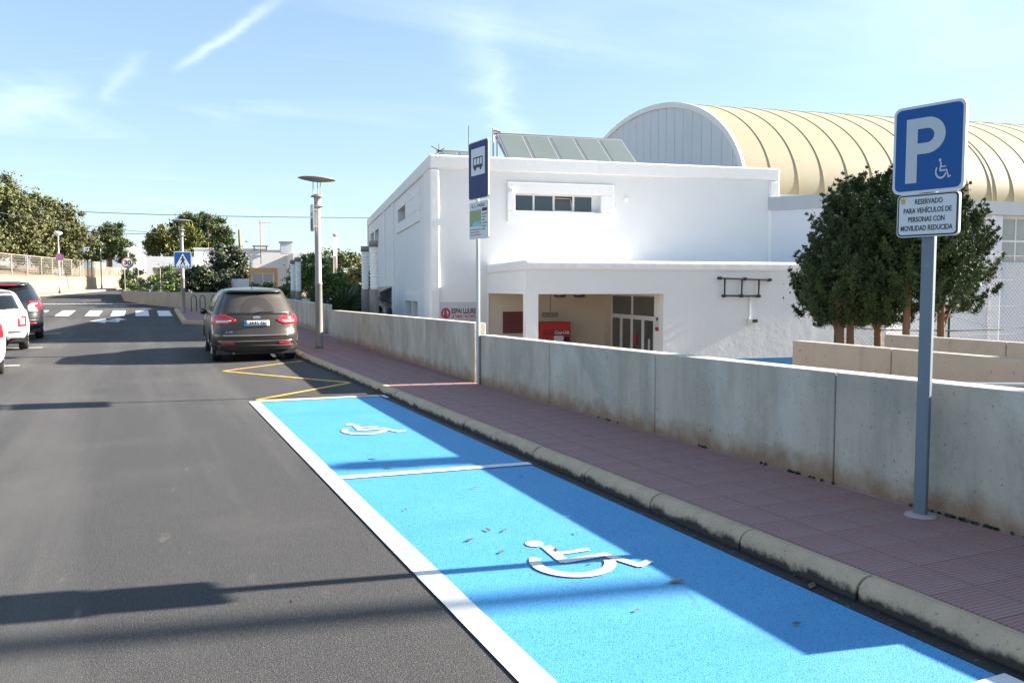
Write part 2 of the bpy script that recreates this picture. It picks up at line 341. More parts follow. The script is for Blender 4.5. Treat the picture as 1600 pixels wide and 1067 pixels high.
# ------------------------------------------------------------------ mesh helpers
class MB:
    def __init__(s): s.v, s.f, s.smooth = [], [], []
    def add(s, verts, faces, smooth=False):
        o = len(s.v); s.v += [tuple(p) for p in verts]
        for q in faces: s.f.append(tuple(i + o for i in q)); s.smooth.append(smooth)
        return s
    def box(s, x0, x1, y0, y1, z0, z1):
        v = [(x0, y0, z0), (x1, y0, z0), (x1, y1, z0), (x0, y1, z0), (x0, y0, z1), (x1, y0, z1), (x1, y1, z1), (x0, y1, z1)]
        return s.add(v, [(0, 3, 2, 1), (4, 5, 6, 7), (0, 1, 5, 4), (1, 2, 6, 5), (2, 3, 7, 6), (3, 0, 4, 7)])
    def hull8(s, a, b):   # two quads (bottom, top), same winding ccw from above
        return s.add(list(a) + list(b), [(3, 2, 1, 0), (4, 5, 6, 7), (0, 1, 5, 4), (1, 2, 6, 5), (2, 3, 7, 6), (3, 0, 4, 7)])
    def prism(s, poly, z0, z1):   # poly ccw
        n = len(poly)
        v = [(p[0], p[1], z0 if not callable(z0) else z0(p)) for p in poly] + [(p[0], p[1], z1 if not callable(z1) else z1(p)) for p in poly]
        return s.add(v, [tuple(range(n - 1, -1, -1)), tuple(range(n, 2 * n))] + [(i, (i + 1) % n, n + (i + 1) % n, n + i) for i in range(n)])
    def extrude_xz(s, poly, y0, y1):  # poly in (x,z) ccw seen from -y
        n = len(poly)
        v = [(p[0], y0, p[1]) for p in poly] + [(p[0], y1, p[1]) for p in poly]
        return s.add(v, [tuple(range(n)), tuple(range(2 * n - 1, n - 1, -1))] + [((i + 1) % n, i, n + i, n + (i + 1) % n) for i in range(n)])
    def tube(s, pts, r, n=8, cap=True):
        pts = [Vector(p) for p in pts]; rs = r if isinstance(r, (list, tuple)) else [r] * len(pts)
        rings = []
        for i, p in enumerate(pts):
            t = (pts[min(i + 1, len(pts) - 1)] - pts[max(i - 1, 0)]).normalized()
            a = t.cross(Vector((0, 0, 1)) if abs(t.z) < 0.95 else Vector((1, 0, 0))).normalized(); b = t.cross(a)
            rings.append([p + (a * math.cos(2 * PI * k / n) + b * math.sin(2 * PI * k / n)) * rs[i] for k in range(n)])
        v = [q for rr in rings for q in rr]; f = []
        for i in range(len(pts) - 1):
            for k in range(n): f.append((i * n + k, i * n + (k + 1) % n, (i + 1) * n + (k + 1) % n, (i + 1) * n + k))
        s.add(v, f, True)
        if cap: s.add(rings[0], [tuple(range(n))[::-1]]); s.add(rings[-1], [tuple(range(n))])
        return s
    def lathe(s, prof, n=20, c=(0, 0), smooth=True):   # prof list of (r,z)
        v = [(c[0] + r * math.cos(2 * PI * k / n), c[1] + r * math.sin(2 * PI * k / n), z) for r, z in prof for k in range(n)]
        f = [(i * n + k, i * n + (k + 1) % n, (i + 1) * n + (k + 1) % n, (i + 1) * n + k) for i in range(len(prof) - 1) for k in range(n)]
        return s.add(v, f, smooth)
    def build(s, name, m, parent=None, bevel=0, seg=2, loc=None, sub=0, solid=0):
        me = bpy.data.meshes.new(name); me.from_pydata(s.v, [], s.f)
        if any(s.smooth): me.polygons.foreach_set('use_smooth', s.smooth)
        me.materials.append(m); me.update()
        return link(name, me, parent, bevel, seg, loc, sub, solid)
def link(name, me, parent=None, bevel=0, seg=2, loc=None, sub=0, solid=0):
    o = bpy.data.objects.new(name, me); col.objects.link(o)
    if parent: o.parent = parent
    if loc: o.location = loc
    if solid:
        q = o.modifiers.new('solid', 'SOLIDIFY'); q.thickness = solid; q.offset = -1
    if bevel:
        b = o.modifiers.new('bevel', 'BEVEL'); b.width = bevel; b.segments = seg; b.limit_method = 'ANGLE'; b.angle_limit = R(40)
    if sub:
        b = o.modifiers.new('sub', 'SUBSURF'); b.levels = sub; b.render_levels = sub
    return o
def tag(o, label, cat, group=None, kind=None):
    if label: o['label'] = label
    if cat: o['category'] = cat
    if group: o['group'] = group
    if kind: o['kind'] = kind
    return o
def thing(name, label, cat, loc=(0, 0, 0), rz=0, group=None):
    o = bpy.data.objects.new(name, None); col.objects.link(o); o.empty_display_size = 0.2
    o.location = loc; o.rotation_euler = (0, 0, rz)
    return tag(o, label, cat, group)
def copy_tree(o, parent=None):
    c = o.copy(); col.objects.link(c)
    if parent: c.parent = parent
    for ch in list(o.children): copy_tree(ch, c)
    return c
def text_mesh(body, size, bold=0.0, width=1.0, align='CENTER', ext=0.001, shear=0.0):
    cu = bpy.data.curves.new('lettering', 'FONT'); cu.body = body; cu.size = size; cu.align_x = align; cu.align_y = 'CENTER'
    cu.offset = bold; cu.extrude = ext; cu.shear = shear; cu.resolution_u = 3
    o = bpy.data.objects.new('lettering_source', cu); col.objects.link(o)
    bpy.context.view_layer.update()
    me = bpy.data.meshes.new_from_object(o.evaluated_get(bpy.context.evaluated_depsgraph_get()))
    bpy.data.objects.remove(o); bpy.data.curves.remove(cu)
    me.name = 'lettering'
    for v in me.vertices:   # lettering stands in the local xz plane, facing -y
        x, y, z = v.co; v.co = (x * width, -z, y)
    return me
def put_text(body, size, m, parent, x, y, z, rz=0.0, name='lettering', fit=None, **kw):
    me = text_mesh(body, size, **kw); me.materials.clear(); me.materials.append(m)
    if fit:
        xs = [v.co.x for v in me.vertices]; w = max(xs) - min(xs)
        for v in me.vertices: v.co.x *= fit / w
    o = link(name, me, parent, loc=(x, y, z)); o.rotation_euler = (0, 0, rz)
    return o
def rrect(x0, x1, z0, z1, r, n=5):
    pts = []
    for cx_, cz_, a0 in ((x1 - r, z0 + r, -90), (x1 - r, z1 - r, 0), (x0 + r, z1 - r, 90), (x0 + r, z0 + r, 180)):
        for k in range(n + 1):
            a = R(a0 + 90 * k / n); pts.append((cx_ + r * math.cos(a), cz_ + r * math.sin(a)))
    return pts
def plate(name, m, parent, x0, x1, z0, z1, y0, y1, r=0.03):
    return MB().extrude_xz(rrect(x0, x1, z0, z1, r), y0, y1).build(name, m, parent)
def lerp(tab, x): return float(np.interp(x, [t[0] for t in tab], [t[1] for t in tab]))

# ------------------------------------------------------------------ terrain
PROF = [(-80, 0), (19, 0), (29, 0.16), (39, .35), (46, .55), (55, .85), (60, 1.1), (79, 1.4), (120, 2.0), (400, 2.6), (3000, 4)]
def rz_(y): return lerp(PROF, y)
KX = 3.30      # kerb foot
def sheet(name, xs, ys, zf, m, dz=0.0, parent=None):
    v = [(x, y, zf(x, y) + dz) for y in ys for x in xs]; nx = len(xs)
    f = [(j * nx + i, j * nx + i + 1, (j + 1) * nx + i + 1, (j + 1) * nx + i) for j in range(len(ys) - 1) for i in range(nx - 1)]
    return MB().add(v, f).build(name, m, parent)
def ground_z(x, y):
    if x > 5.05 and y < 50: return -1.40
    if x > 5.05 and y < 62: return -1.40 + (rz_(y) + 1.40) * (y - 50) / 12
    return rz_(y) - 0.06
gx = [-2500, -800, -300, -100, -40, -14, -8, 0, 3.5, 4.9, 5.1, 6, 12, 30, 60, 120, 300, 900, 2500]
gy = [-300, -80, -30, -5, 0, 10, 19, 29, 39, 46, 50, 55, 60, 62, 79, 120, 200, 400, 1000, 3000]
tag(sheet('ground', gx, gy, ground_z, M_earth), None, None, kind='structure')
road = sheet('road', [-14, -10, -6, -3, 0, 1.4, KX + 0.02], [-12, 0, 5, 10, 15, 19, 24, 29, 34, 39], lambda x, y: rz_(y), M_asph)
tag(road, None, None, kind='structure')
far_road = sheet('road_junction', [-14, -10, -6, -3, 0, 3, 6.5], [39, 42.5, 46, 50.5, 55, 57.5, 60, 66, 72], lambda x, y: rz_(y), M_asph)
tag(far_road, None, None, kind='structure')
far2 = MB()
for (y0, y1, xa0, xa1, xb0, xb1) in ((72, 100, -4.1, -1.6, 6, 6), (100, 150, -1.6, 2.4, 6, 9), (150, 260, 2.4, 12, 9, 19)):
    far2.add([(xa0, y0, rz_(y0)), (xb0, y0, rz_(y0)), (xb1, y1, rz_(y1)), (xa1, y1, rz_(y1))], [(0, 1, 2, 3)])
tag(far2.build('road_beyond', M_asph), None, None, kind='structure')
forecourt = MB().add([(5.1, -20, -1.3), (70, -20, -1.3), (70, 50, -1.3), (5.1, 50, -1.3)], [(0, 1, 2, 3)]).build('forecourt', M_court)
tag(forecourt, None, None, kind='structure')
bank = MB().prism([(9.2, -6), (32, -6), (32, 11.2), (15.2, 14.4), (9.2, 9.2)], -1.29, -0.3).build('planting_bank', M_earth)
tag(bank, None, None, kind='structure')
# far hill
hv, hf = [], []
for i in range(33):
    a = R(-14 + 22 * i / 32); t = i / 32
    hgt = 75 * math.exp(-((t - 0.62) / 0.16) ** 2) + 45 * math.exp(-((t - 0.38) / 0.2) ** 2) + 10 + 6 * math.sin(i * 1.7)
    for k, (d, s) in enumerate(((1500, 0), (1700, .6), (1900, 1), (2300, 0))):
        hv.append((d * math.sin(a), d * math.cos(a), 2 + hgt * s * (1 + .1 * math.sin(i * 2.3 + k))))
for i in range(32):
    for k in range(3): hf.append((i * 4 + k, (i + 1) * 4 + k, (i + 1) * 4 + k + 1, i * 4 + k + 1))
hill = MB().add(hv, hf, True).build('hill', M_hill); tag(hill, None, None, kind='structure')

# ------------------------------------------------------------------ road markings (parts of the road)
def mark(name, polys, m, dz, parent=road):
    b = MB()
    for i_, p in enumerate(polys):
        b.add([(q[0], q[1], rz_(q[1]) + dz + (.0003 * min(i_, 7) if len(polys) > 7 else 0)) for q in p], [tuple(range(len(p)))])
    return b.build(name, m, parent)
def strip2(p, q, w):
    p, q = Vector((*p, 0)), Vector((*q, 0)); d = (q - p).normalized(); n_ = Vector((-d.y, d.x, 0)) * w / 2
    return [tuple((p - n_)[:2]), tuple((q - n_)[:2]), tuple((q + n_)[:2]), tuple((p + n_)[:2])]
mark('blue_parking_bay', [[(1.48, 2.14), (3.19, 2.14), (3.19, 6.72), (1.48, 6.72)], [(1.48, 6.72), (3.19, 6.72), (3.19, 11.86), (1.48, 11.86)]], M_blue, 0.004)
mark('white_side_line', [[(1.36, 2.02), (1.50, 2.02), (1.50, 11.98), (1.36, 11.98)]], M_white_line, 0.008)
mark('white_cross_line', [[(1.5, 6.74), (3.20, 6.60), (3.20, 6.71), (1.5, 6.86)]], M_white_line, 0.012)
mark('white_end_line', [[(1.5, 11.86), (3.22, 11.78), (3.22, 11.87), (1.5, 11.97)], [(3.22, 11.55), (3.285, 11.55), (3.285, 11.87), (3.22, 11.87)]], M_white_line, 0.012)
mark('white_near_line', [[(1.5, 2.04), (3.22, 2.04), (3.22, 2.16), (1.5, 2.16)]], M_white_line, 0.012)
mark('black_gutter', [[(3.193, 0), (3.298, 0), (3.298, 11.5), (3.193, 11.5)]], mat('wet_tar', (0.014, 0.014, 0.015), 0.6, speck=[(22, 0.63, (0.10, 0.14, 0.18), 0.8)], bump=0.006), 0.006)
mark('yellow_zigzag', [strip2((3.22, 18.3), (1.44, 16.68), 0.10), strip2((1.44, 16.64), (3.2, 13.74), 0.10), strip2((3.2, 13.70), (1.5, 12.16), 0.10)], M_yellow_line, 0.006)
mark('yellow_end_line', [[(1.47, 12.0), (3.2, 11.88), (3.2, 11.96), (1.47, 12.1)]], M_yellow_line, 0.009)
def wheelchair(ox, oy, sx, sy):
    P = lambda x, y: (ox + x * sx, oy + y * sy)
    out = []
    def bar(a, b, w):
        a, b = Vector(a), Vector(b); d = (b - a).normalized(); n_ = Vector((-d.y, d.x)) * w / 2
        out.append([P(*(a - n_)), P(*(b - n_)), P(*(b + n_)), P(*(a + n_))])
    out.append([P(.30 + .082 * math.cos(2 * PI * k / 20), .93 + .082 * math.sin(2 * PI * k / 20)) for k in range(20)])
    bar((.365, .83), (.318, .38), .10); bar((.36, .60), (.68, .60), .065); bar((.30, .405), (.74, .42), .085)
    bar((.715, .45), (.86, .05), .085); bar((.835, .055), (1.0, .13), .075)
    n = 26
    for k in range(n):
        a0, a1 = R(140 + 205 * k / n), R(140 + 205 * (k + 1) / n)
        c = (.38, .37)
        out.append([P(c[0] + .27 * math.cos(a0), c[1] + .27 * math.sin(a0)), P(c[0] + .37 * math.cos(a0), c[1] + .37 * math.sin(a0)),
                    P(c[0] + .37 * math.cos(a1), c[1] + .37 * math.sin(a1)), P(c[0] + .27 * math.cos(a1), c[1] + .27 * math.sin(a1))])
    return out
mark('wheelchair_symbol', wheelchair(2.0, 3.86, .68, .71), M_white_line, 0.010)
mark('wheelchair_symbol', wheelchair(2.0, 8.70, .68, .80), M_white_line, 0.010)
for x0, y0 in ((-4.55, 40.9), (-3.4, 40.6), (-2.22, 40.3), (-1.2, 40.05), (-0.2, 39.8), (0.75, 39.55)):
    mark('crosswalk_stripe', [[(x0, y0), (x0 + .56, y0 - .08), (x0 + .56, y0 + 4.4), (x0, y0 + 4.5)]], M_white_line, 0.007, far_road)
mark('lane_arrow', [[(-1.83, 36.3), (-1.24, 34.9), (-1.24, 35.9)], [(-1.24, 35.9), (-1.24, 36.7), (-1.32, 38.2), (-1.83, 36.3)],
                    [(-1.24, 35.9), (-0.78, 35.6), (-0.78, 36.3), (-1.24, 36.6)], [(-0.95, 35.6), (-0.78, 35.2), (-0.72, 37.1), (-0.89, 37.1)],
                    [(-1.2, 37.0), (-0.5, 37.0), (-0.85, 38.6)]], M_white_line, 0.007)
mark('stop_line', [[(-12, 52.2), (2.0, 50.6), (2.0, 50.95), (-12, 52.55)]], M_white_line, 0.007, far_road)
for y in (19.5, 24.0, 29.5): mark('bay_line', [[(-4.4, y), (-2.3, y), (-2.3, y + .12), (-4.4, y + .12)]], M_white_line, 0.007)

# ------------------------------------------------------------------ pavement with kerb
pave = sheet('sidewalk', [3.42, 4.4, 4.9, 6.2], [-4, 0, 10, 19, 29, 33.4], lambda x, y: rz_(y) + .114, M_grout)
tag(pave, None, None, kind='structure')
TW = 0.325
tile_me = None
def tile_mesh():
    b = MB(); w = TW / 2 - .003; h = TW / 2 - .003
    b.add([(-w, -h, -.01), (w, -h, -.01), (w, h, -.01), (-w, h, -.01), (-w + .003, -h + .003, 0), (w - .003, -h + .003, 0), (w - .003, h - .003, 0), (-w + .003, h - .003, 0)],
          [(4, 5, 6, 7), (0, 1, 5, 4), (1, 2, 6, 5), (2, 3, 7, 6), (3, 0, 4, 7)])
    me = bpy.data.meshes.new('tile'); me.from_pydata(b.v, [], b.f); me.materials.append(M_tile); return me
tile_me = tile_mesh()
far_tiles = MB()
for j in range(74 + 26):
    y = 0.9 + j * TW
    for i in range(4 if y < 12 else 5):
        x = 3.435 + TW / 2 + i * TW
        dz = .121 + random.uniform(-.0012, .0012)
        if j < 72 and i < 4:
            o = link('tile', tile_me, pave, loc=(x, y, rz_(y) + dz))
            o.rotation_euler = (random.uniform(-.003, .003), random.uniform(-.003, .003), 0)
        else:
            w = TW / 2 - .005
            far_tiles.add([(x - w, y - w, rz_(y - w) + .122), (x + w, y - w, rz_(y - w) + .122), (x + w, y + w, rz_(y + w) + .122), (x - w, y + w, rz_(y + w) + .122)], [(0, 1, 2, 3)])
o = far_tiles.build('far_tiles', M_tile, pave); o['kind'] = 'stuff'
kerb_prof = [(3.305, -.05), (3.305, .060), (3.314, .090), (3.335, .110), (3.365, .119), (3.421, .121), (3.421, -.05)]
y = 0.2; k = 0
while y < 33:
    L = random.uniform(.86, 1.0); g = .008
    b = MB(); n = len(kerb_prof); jx = random.uniform(-.006, .006); jz = random.uniform(-.004, .004)
    ny = 12 if y < 13 else 3
    ys = [y + g + (L - 2 * g) * q / ny for q in range(ny + 1)]; v = []
    for iy, yy in enumerate(ys):                       # worn, chipped arris
        ch = random.uniform(0, .016) if random.random() < .28 else random.uniform(0, .004)
        if iy in (0, ny): ch += .006
        for ip_, p in enumerate(kerb_prof):
            e = (0, .2, .8, 1, .6, .0, 0)[ip_]
            v.append((p[0] + jx + ch * e * .9 + random.uniform(-.0015, .0015) * (0 < ip_ < 5), yy, p[1] + jz - ch * e * .8 + rz_(yy)))
    b.add(v, [tuple(range(n))[::-1], tuple(range(ny * n, (ny + 1) * n))])
    b.add(v, [(j * n + i, j * n + i + 1, (j + 1) * n + i + 1, (j + 1) * n + i) for j in range(ny) for i in range(n - 1)], True)
    b.build('kerb_stone', M_kerb, pave)
    y += L
kj = MB().box(3.335, 3.415, 0, 33, -.05, .085).build('kerb_joint', M_plastic, pave)
# corner island with bicycle racks
isl_p = [(1.45, 33.6), (2.2, 32.7), (4.0, 33.42), (5.6, 33.42), (5.6, 42.0), (3.3, 43.4), (1.55, 44.0)]
isl = MB().prism(isl_p, lambda p: rz_(p[1]) - .1, lambda p: rz_(p[1]) + .13).build('corner_sidewalk', M_kerb)
tag(isl, None, None, kind='structure')
isl_in = [(1.62, 33.8), (2.3, 32.95), (4.0, 33.6), (5.4, 33.6), (5.4, 41.9), (3.25, 43.2), (1.7, 43.8)]
MB().prism(isl_in, lambda p: rz_(p[1]) + .05, lambda p: rz_(p[1]) + .136).build('paving', M_tile, isl)
# footway on the far left
fw = MB(); pts = [(-7.9, 40), (-7.2, 56.5), (-5.4, 66), (-3.2, 79), (-1.0, 105), (2.5, 150)]
for (a, b_) in zip(pts[:-1], pts[1:]):
    fw.hull8([(a[0] - 1.8, a[1], rz_(a[1]) - .1), (a[0] + .9, a[1], rz_(a[1]) - .1), (b_[0] + .9, b_[1], rz_(b_[1]) - .1), (b_[0] - 1.8, b_[1], rz_(b_[1]) - .1)],
             [(a[0] - 1.8, a[1], rz_(a[1]) + .13), (a[0] + .9, a[1], rz_(a[1]) + .13), (b_[0] + .9, b_[1], rz_(b_[1]) + .13), (b_[0] - 1.8, b_[1], rz_(b_[1]) + .13)])
tag(fw.build('far_sidewalk', M_pave_far), None, None, kind='structure')

# ------------------------------------------------------------------ concrete walls
def conc_wall(name, label, path, tops, bots, th, m, seg=2.4, cap=None):
    """path: (x,y) points of the road face; built as separate cast segments with open joints"""
    t = thing(name, label, 'wall', (path[0][0], path[0][1], bots[0]))
    ox, oy, oz = t.location
    S = [0.0]
    for a, b_ in zip(path[:-1], path[1:]): S.append(S[-1] + math.dist(a, b_))
    ip = lambda s, q: float(np.interp(s, S, q))
    n = max(1, round(S[-1] / seg))
    for i in range(n):
        s0, s1 = S[-1] * i / n + (.006 if i else 0), S[-1] * (i + 1) / n - (.006 if i < n - 1 else 0)
        P = []
        for s in (s0, s1):
            x, y_ = ip(s, [p[0] for p in path]), ip(s, [p[1] for p in path]); P.append((x, y_))
        d = Vector((P[1][0] - P[0][0], P[1][1] - P[0][1])).normalized(); nn = Vector((d.y, -d.x)) * th * (-1 if d.y < 0 else 1)
        q = [P[0], (P[0][0] + nn.x, P[0][1] + nn.y), (P[1][0] + nn.x, P[1][1] + nn.y), P[1]]
        if d.y < 0: q = [q[0], q[3], q[2], q[1]]
        ss = (s0, s0, s1, s1) if d.y >= 0 else (s0, s1, s1, s0)
        bb = MB().hull8([(a[0] - ox, a[1] - oy, ip(s, bots) - .4 - oz) for a, s in zip(q, ss)], [(a[0] - ox, a[1] - oy, ip(s, tops) - oz) for a, s in zip(q, ss)])
        bb.build('wall_segment', m, t, bevel=.012)
        c = MB(); e = -.004
        c.hull8([(a[0] - ox, a[1] - oy, ip(s, tops) - .004 - oz) for a, s in zip(q, ss)], [(a[0] - ox, a[1] - oy, ip(s, tops) + .006 - oz) for a, s in zip(q, ss)])
        if cap: c.build('wall_cap', cap, t)
    return t
conc_wall('concrete_wall', 'long grey concrete wall beside the blue bays behind the parking sign', [(4.77, 2.22), (4.77, 11.74)], [.99, .875], [.12, .12], .2, M_conc, cap=M_cap)
conc_wall('concrete_wall', 'grey concrete wall with a sunlit end face just past the bus stop sign', [(4.77, 11.96), (5.2, 25.0)], [1.05, .94], [.12, .24], .2, M_conc, cap=M_cap)
conc_wall('concrete_wall', 'taller pale concrete wall behind the lamp post beside the brown car', [(5.13, 25.2), (5.35, 40.5)], [1.10, 1.22], [.24, .5], .24, M_conc, cap=M_cap)
conc_wall('ramp_wall', 'warm beige concrete ramp wall in front of the conifer trunks', [(8.96, 9.28), (8.90, -3.0)], [.83, .80], [-1.3, -1.3], -.2, M_conc_warm, seg=1.75)
conc_wall('ramp_wall', 'second beige ramp wall set back to the right of the conifers', [(11.99, 10.29), (11.9, -3.0)], [.80, .80], [-1.3, -1.3], -.2, M_conc_warm, seg=2.2)
conc_wall('low_wall', 'lower grey concrete wall stepping down past the end of the long wall', [(4.77, -4.0), (4.77, 2.219)], [.775, .775], [.12, .12], .2, M_conc, cap=M_cap)
ht = thing('handrail', 'grey metal handrail just behind the near concrete wall at right edge', 'handrail', (6.1, 5.15, -1.3), 0)
HB = MB()
dv = Vector((.886, -.463, 0))
for z0 in (2.05,):
    a = Vector((0, 0, z0)); b_ = a + dv * 6
    HB.tube([a, b_], .025, 8)
HB.build('top_rail', M_beam, ht)
MB().tube([Vector((0, 0, 1.93)), Vector((0, 0, 1.93)) + dv * 6], .02, 8).build('lower_rail', M_rust, ht)
for k in range(4):
    p = dv * (0.1 + 1.9 * k); MB().tube([p, p + Vector((0, 0, 2.03))], .02, 8).build('post', M_beam, ht)

# ------------------------------------------------------------------ white building  (local frame: x along facade, y depth, z up)
PH = R(10)
P0 = Vector((8.073, 23.661, 0))
BROT = -PH
def bframe(name, label, cat, s=0, d=0, z=0, rot=0.0, group=None):
    u = Vector((math.sin(PH), math.cos(PH), 0)); v = Vector((math.cos(PH), -math.sin(PH), 0))
    p = P0 + v * s + u * d; return thing(name, label, cat, (p.x, p.y, z), BROT + rot, group)
def holed(b, x0, x1, z0, z1, holes, y=0.0, t=0.25, flip=False, plane='xz', mk=None):
    """front face of a wall at y with rectangular holes, each with reveals t deep"""
    xs = sorted({x0, x1, *[h[0] for h in holes], *[h[1] for h in holes]}); zs = sorted({z0, z1, *[h[2] for h in holes], *[h[3] for h in holes]})
    mk = mk or (lambda x, yy, z: (x, yy, z))
    for i in range(len(xs) - 1):
        for j in range(len(zs) - 1):
            cx_, cz_ = (xs[i] + xs[i + 1]) / 2, (zs[j] + zs[j + 1]) / 2
            if any(h[0] < cx_ < h[1] and h[2] < cz_ < h[3] for h in holes): continue
            b.add([mk(xs[i], y, zs[j]), mk(xs[i + 1], y, zs[j]), mk(xs[i + 1], y, zs[j + 1]), mk(xs[i], y, zs[j + 1])], [(0, 1, 2, 3)])
    for h in holes:
        a, c, e, g = h[:4]; tt = h[4] if len(h) > 4 else t
        for q in ([(a, e), (c, e)], [(c, e), (c, g)], [(c, g), (a, g)], [(a, g), (a, e)]):
            (xa, za), (xb, zb) = q
            b.add([mk(xa, y, za), mk(xa, y + tt, za), mk(xb, y + tt, zb), mk(xb, y, zb)], [(0, 1, 2, 3)])
BL = bframe('white_building', 'white rendered two storey building with porch entrance and window band', 'building')
W, DP, TOP = 11.72, 24.0, 5.60
b = MB()
holed(b, 0, W, -1.3, TOP - .03, [(2.59, 5.40, 3.98, 4.53, .25), (1.76, 5.57, -1.3, 1.45, .02)], 0)
# porch back wall is its own part, so the hole above ends against it
mkS = lambda x, yy, z: (yy, x, z)      # side wall: x->depth
sb = MB()
SH = [(6.0, 8.5, 4.18, 4.70, .35), (17.4, 19.6, 3.9, 4.62, .3), (20.2, 22.4, 3.9, 4.62, .3), (2.85, 4.45, -.6, 1.15, .35), (4.75, 6.4, -.6, 1.15, .35), (11.6, 15.6, -1.3, .95, .5)]
holed(sb, 0, DP, -1.3, TOP - .03, SH, 0, mk=mkS)
b.add(sb.v, [tuple(reversed(f)) for f in sb.f])
b.add([(W, 0, -1.3), (W, DP, -1.3), (W, DP, TOP - .03), (W, 0, TOP - .03)], [(0, 1, 2, 3)])
b.add([(0, DP, -1.3), (W, DP, -1.3), (W, DP, TOP - .03), (0, DP, TOP - .03)], [(3, 2, 1, 0)])
b.build('main_wall', M_wash, BL)
MB().box(.28, W - .28, .28, DP - .28, 5.10, 5.18).build('roof', M_pave_far, BL)
for nm, bx in (('parapet', (-.07, W + .04, -.08, .30, 5.18, TOP)), ('parapet', (-.07, .30, .302, DP, 5.18, TOP)), ('parapet', (W - .3, W + .04, .302, DP, 5.18, TOP)),
               ('parapet', (.302, W - .302, DP - .3, DP + .04, 5.18, TOP)),
               ('pilaster', (-.07, .24, -.08, .06, -1.3, 5.178)), ('pilaster', (W - .34, W + .04, -.08, .06, -1.3, 5.178))):
    MB().box(*bx).build(nm, M_wash_smooth, BL, bevel=.055, seg=4)
# side pilasters
for d0, d1 in ((.061, 1.2), (10.2, 10.75), (13.9, 14.5), (23.4, 24.0)):
    MB().box(-.065, .06, d0, d1, -1.3, 5.177).build('pilaster', M_wash_smooth, BL, bevel=.03, seg=3)
# window surrounds (proud frames)
def surround(x0, x1, z0, z1, hx0, hx1, hz0, hz1, y0, mk=None, par=BL, name='window_surround'):
    bb = MB(); mk = mk or (lambda x, y, z: (x, y, z))
    def bx(a, c, e, g):
        m_ = MB().box(a, c, y0, .05, e, g); bb.add([mk(*q) for q in m_.v], m_.f if mk(1, 2, 3) == (1, 2, 3) else [tuple(reversed(f)) for f in m_.f])
    bx(x0, x1, hz1, z1); bx(x0, x1, z0, hz0); bx(x0, hx0, hz0, hz1); bx(hx1, x1, hz0, hz1)
    return bb.build(name, M_wash_smooth, par, bevel=.02, seg=2)
surround(2.34, 5.83, 3.63, 4.86, 2.592, 5.398, 3.982, 4.528, -.075)
surround(2.4, 9.1, 3.80, 4.95, 5.998, 8.498, 4.182, 4.698, -.055, mk=mkS)
surround(2.6, 6.6, -.58, 1.42, 2.852, 6.398, -.578, 1.148, -.05, mk=mkS)
# facade window with four panes, third tilted open
wf = MB()
wf.box(2.59, 5.40, .14, .20, 3.98, 4.025).box(2.59, 5.40, .14, .20, 4.485, 4.53)
px_ = [2.59, 3.235, 3.89, 4.545, 5.20, 5.40]
for a in (2.59, 3.205, 3.86, 4.515, 5.155): wf.box(a, a + .045 if a in (2.59, 5.155) else a + .06, .138, .202, 4.025, 4.485)
wf.box(5.201, 5.40, .15, .20, 4.025, 4.485)
WIN = wf.build('window', M_white_metal, BL)
for i, (a, c) in enumerate(((2.635, 3.205), (3.265, 3.86), (4.575, 5.155))):
    MB().box(a, c, .165, .175, 4.025, 4.485).build('pane', M_glass, WIN)
tl = MB()
q = [(3.93, .15, 4.03), (4.51, .15, 4.03), (4.505, .30, 4.44), (3.925, .30, 4.44)]
tl.add(q, [(0, 1, 2, 3)]); tl.build('pane', M_glass_porch, WIN, solid=.01)
tf = MB()
for a, c in ((0, 1), (1, 2), (2, 3), (3, 0)): tf.tube([q[a], q[c]], .018, 4)
tf.build('sash', M_white_metal, WIN)
MB().box(3.92, 4.515, .32, .33, 4.025, 4.485).build('dark_opening', M_dark, WIN)
# side windows
def side_window(d0, d1, z0, z1, dep, mullions, m_=M_glass, nm='side_window'):
    fr = MB(); x = dep - .05
    fr.box(x, x + .05, d0, d1, z0, z0 + .05).box(x, x + .05, d0, d1, z1 - .05, z1).box(x, x + .05, d0, d0 + .05, z0 + .05, z1 - .05).box(x, x + .05, d1 - .05, d1, z0 + .05, z1 - .05)
    for m in mullions: fr.box(x, x + .05, m - .03, m + .03, z0 + .05, z1 - .05)
    f = fr.build(nm, M_white_metal, BL)
    MB().box(x + .02, x + .03, d0 + .05, d1 - .05, z0 + .05, z1 - .05).build('pane', m_, f)
side_window(6.0, 8.5, 4.18, 4.70, .35, (7.25,)); side_window(17.4, 19.6, 3.9, 4.62, .3, (18.5,)); side_window(20.2, 22.4, 3.9, 4.62, .3, (21.3,))
side_window(2.85, 4.45, -.6, 1.15, .35, (3.65,), M_fascia); side_window(4.75, 6.4, -.6, 1.15, .35, (5.6,), M_fascia)
MB().box(.45, .5, 11.6, 15.6, -1.3, .95).build('side_door', M_fascia, BL)
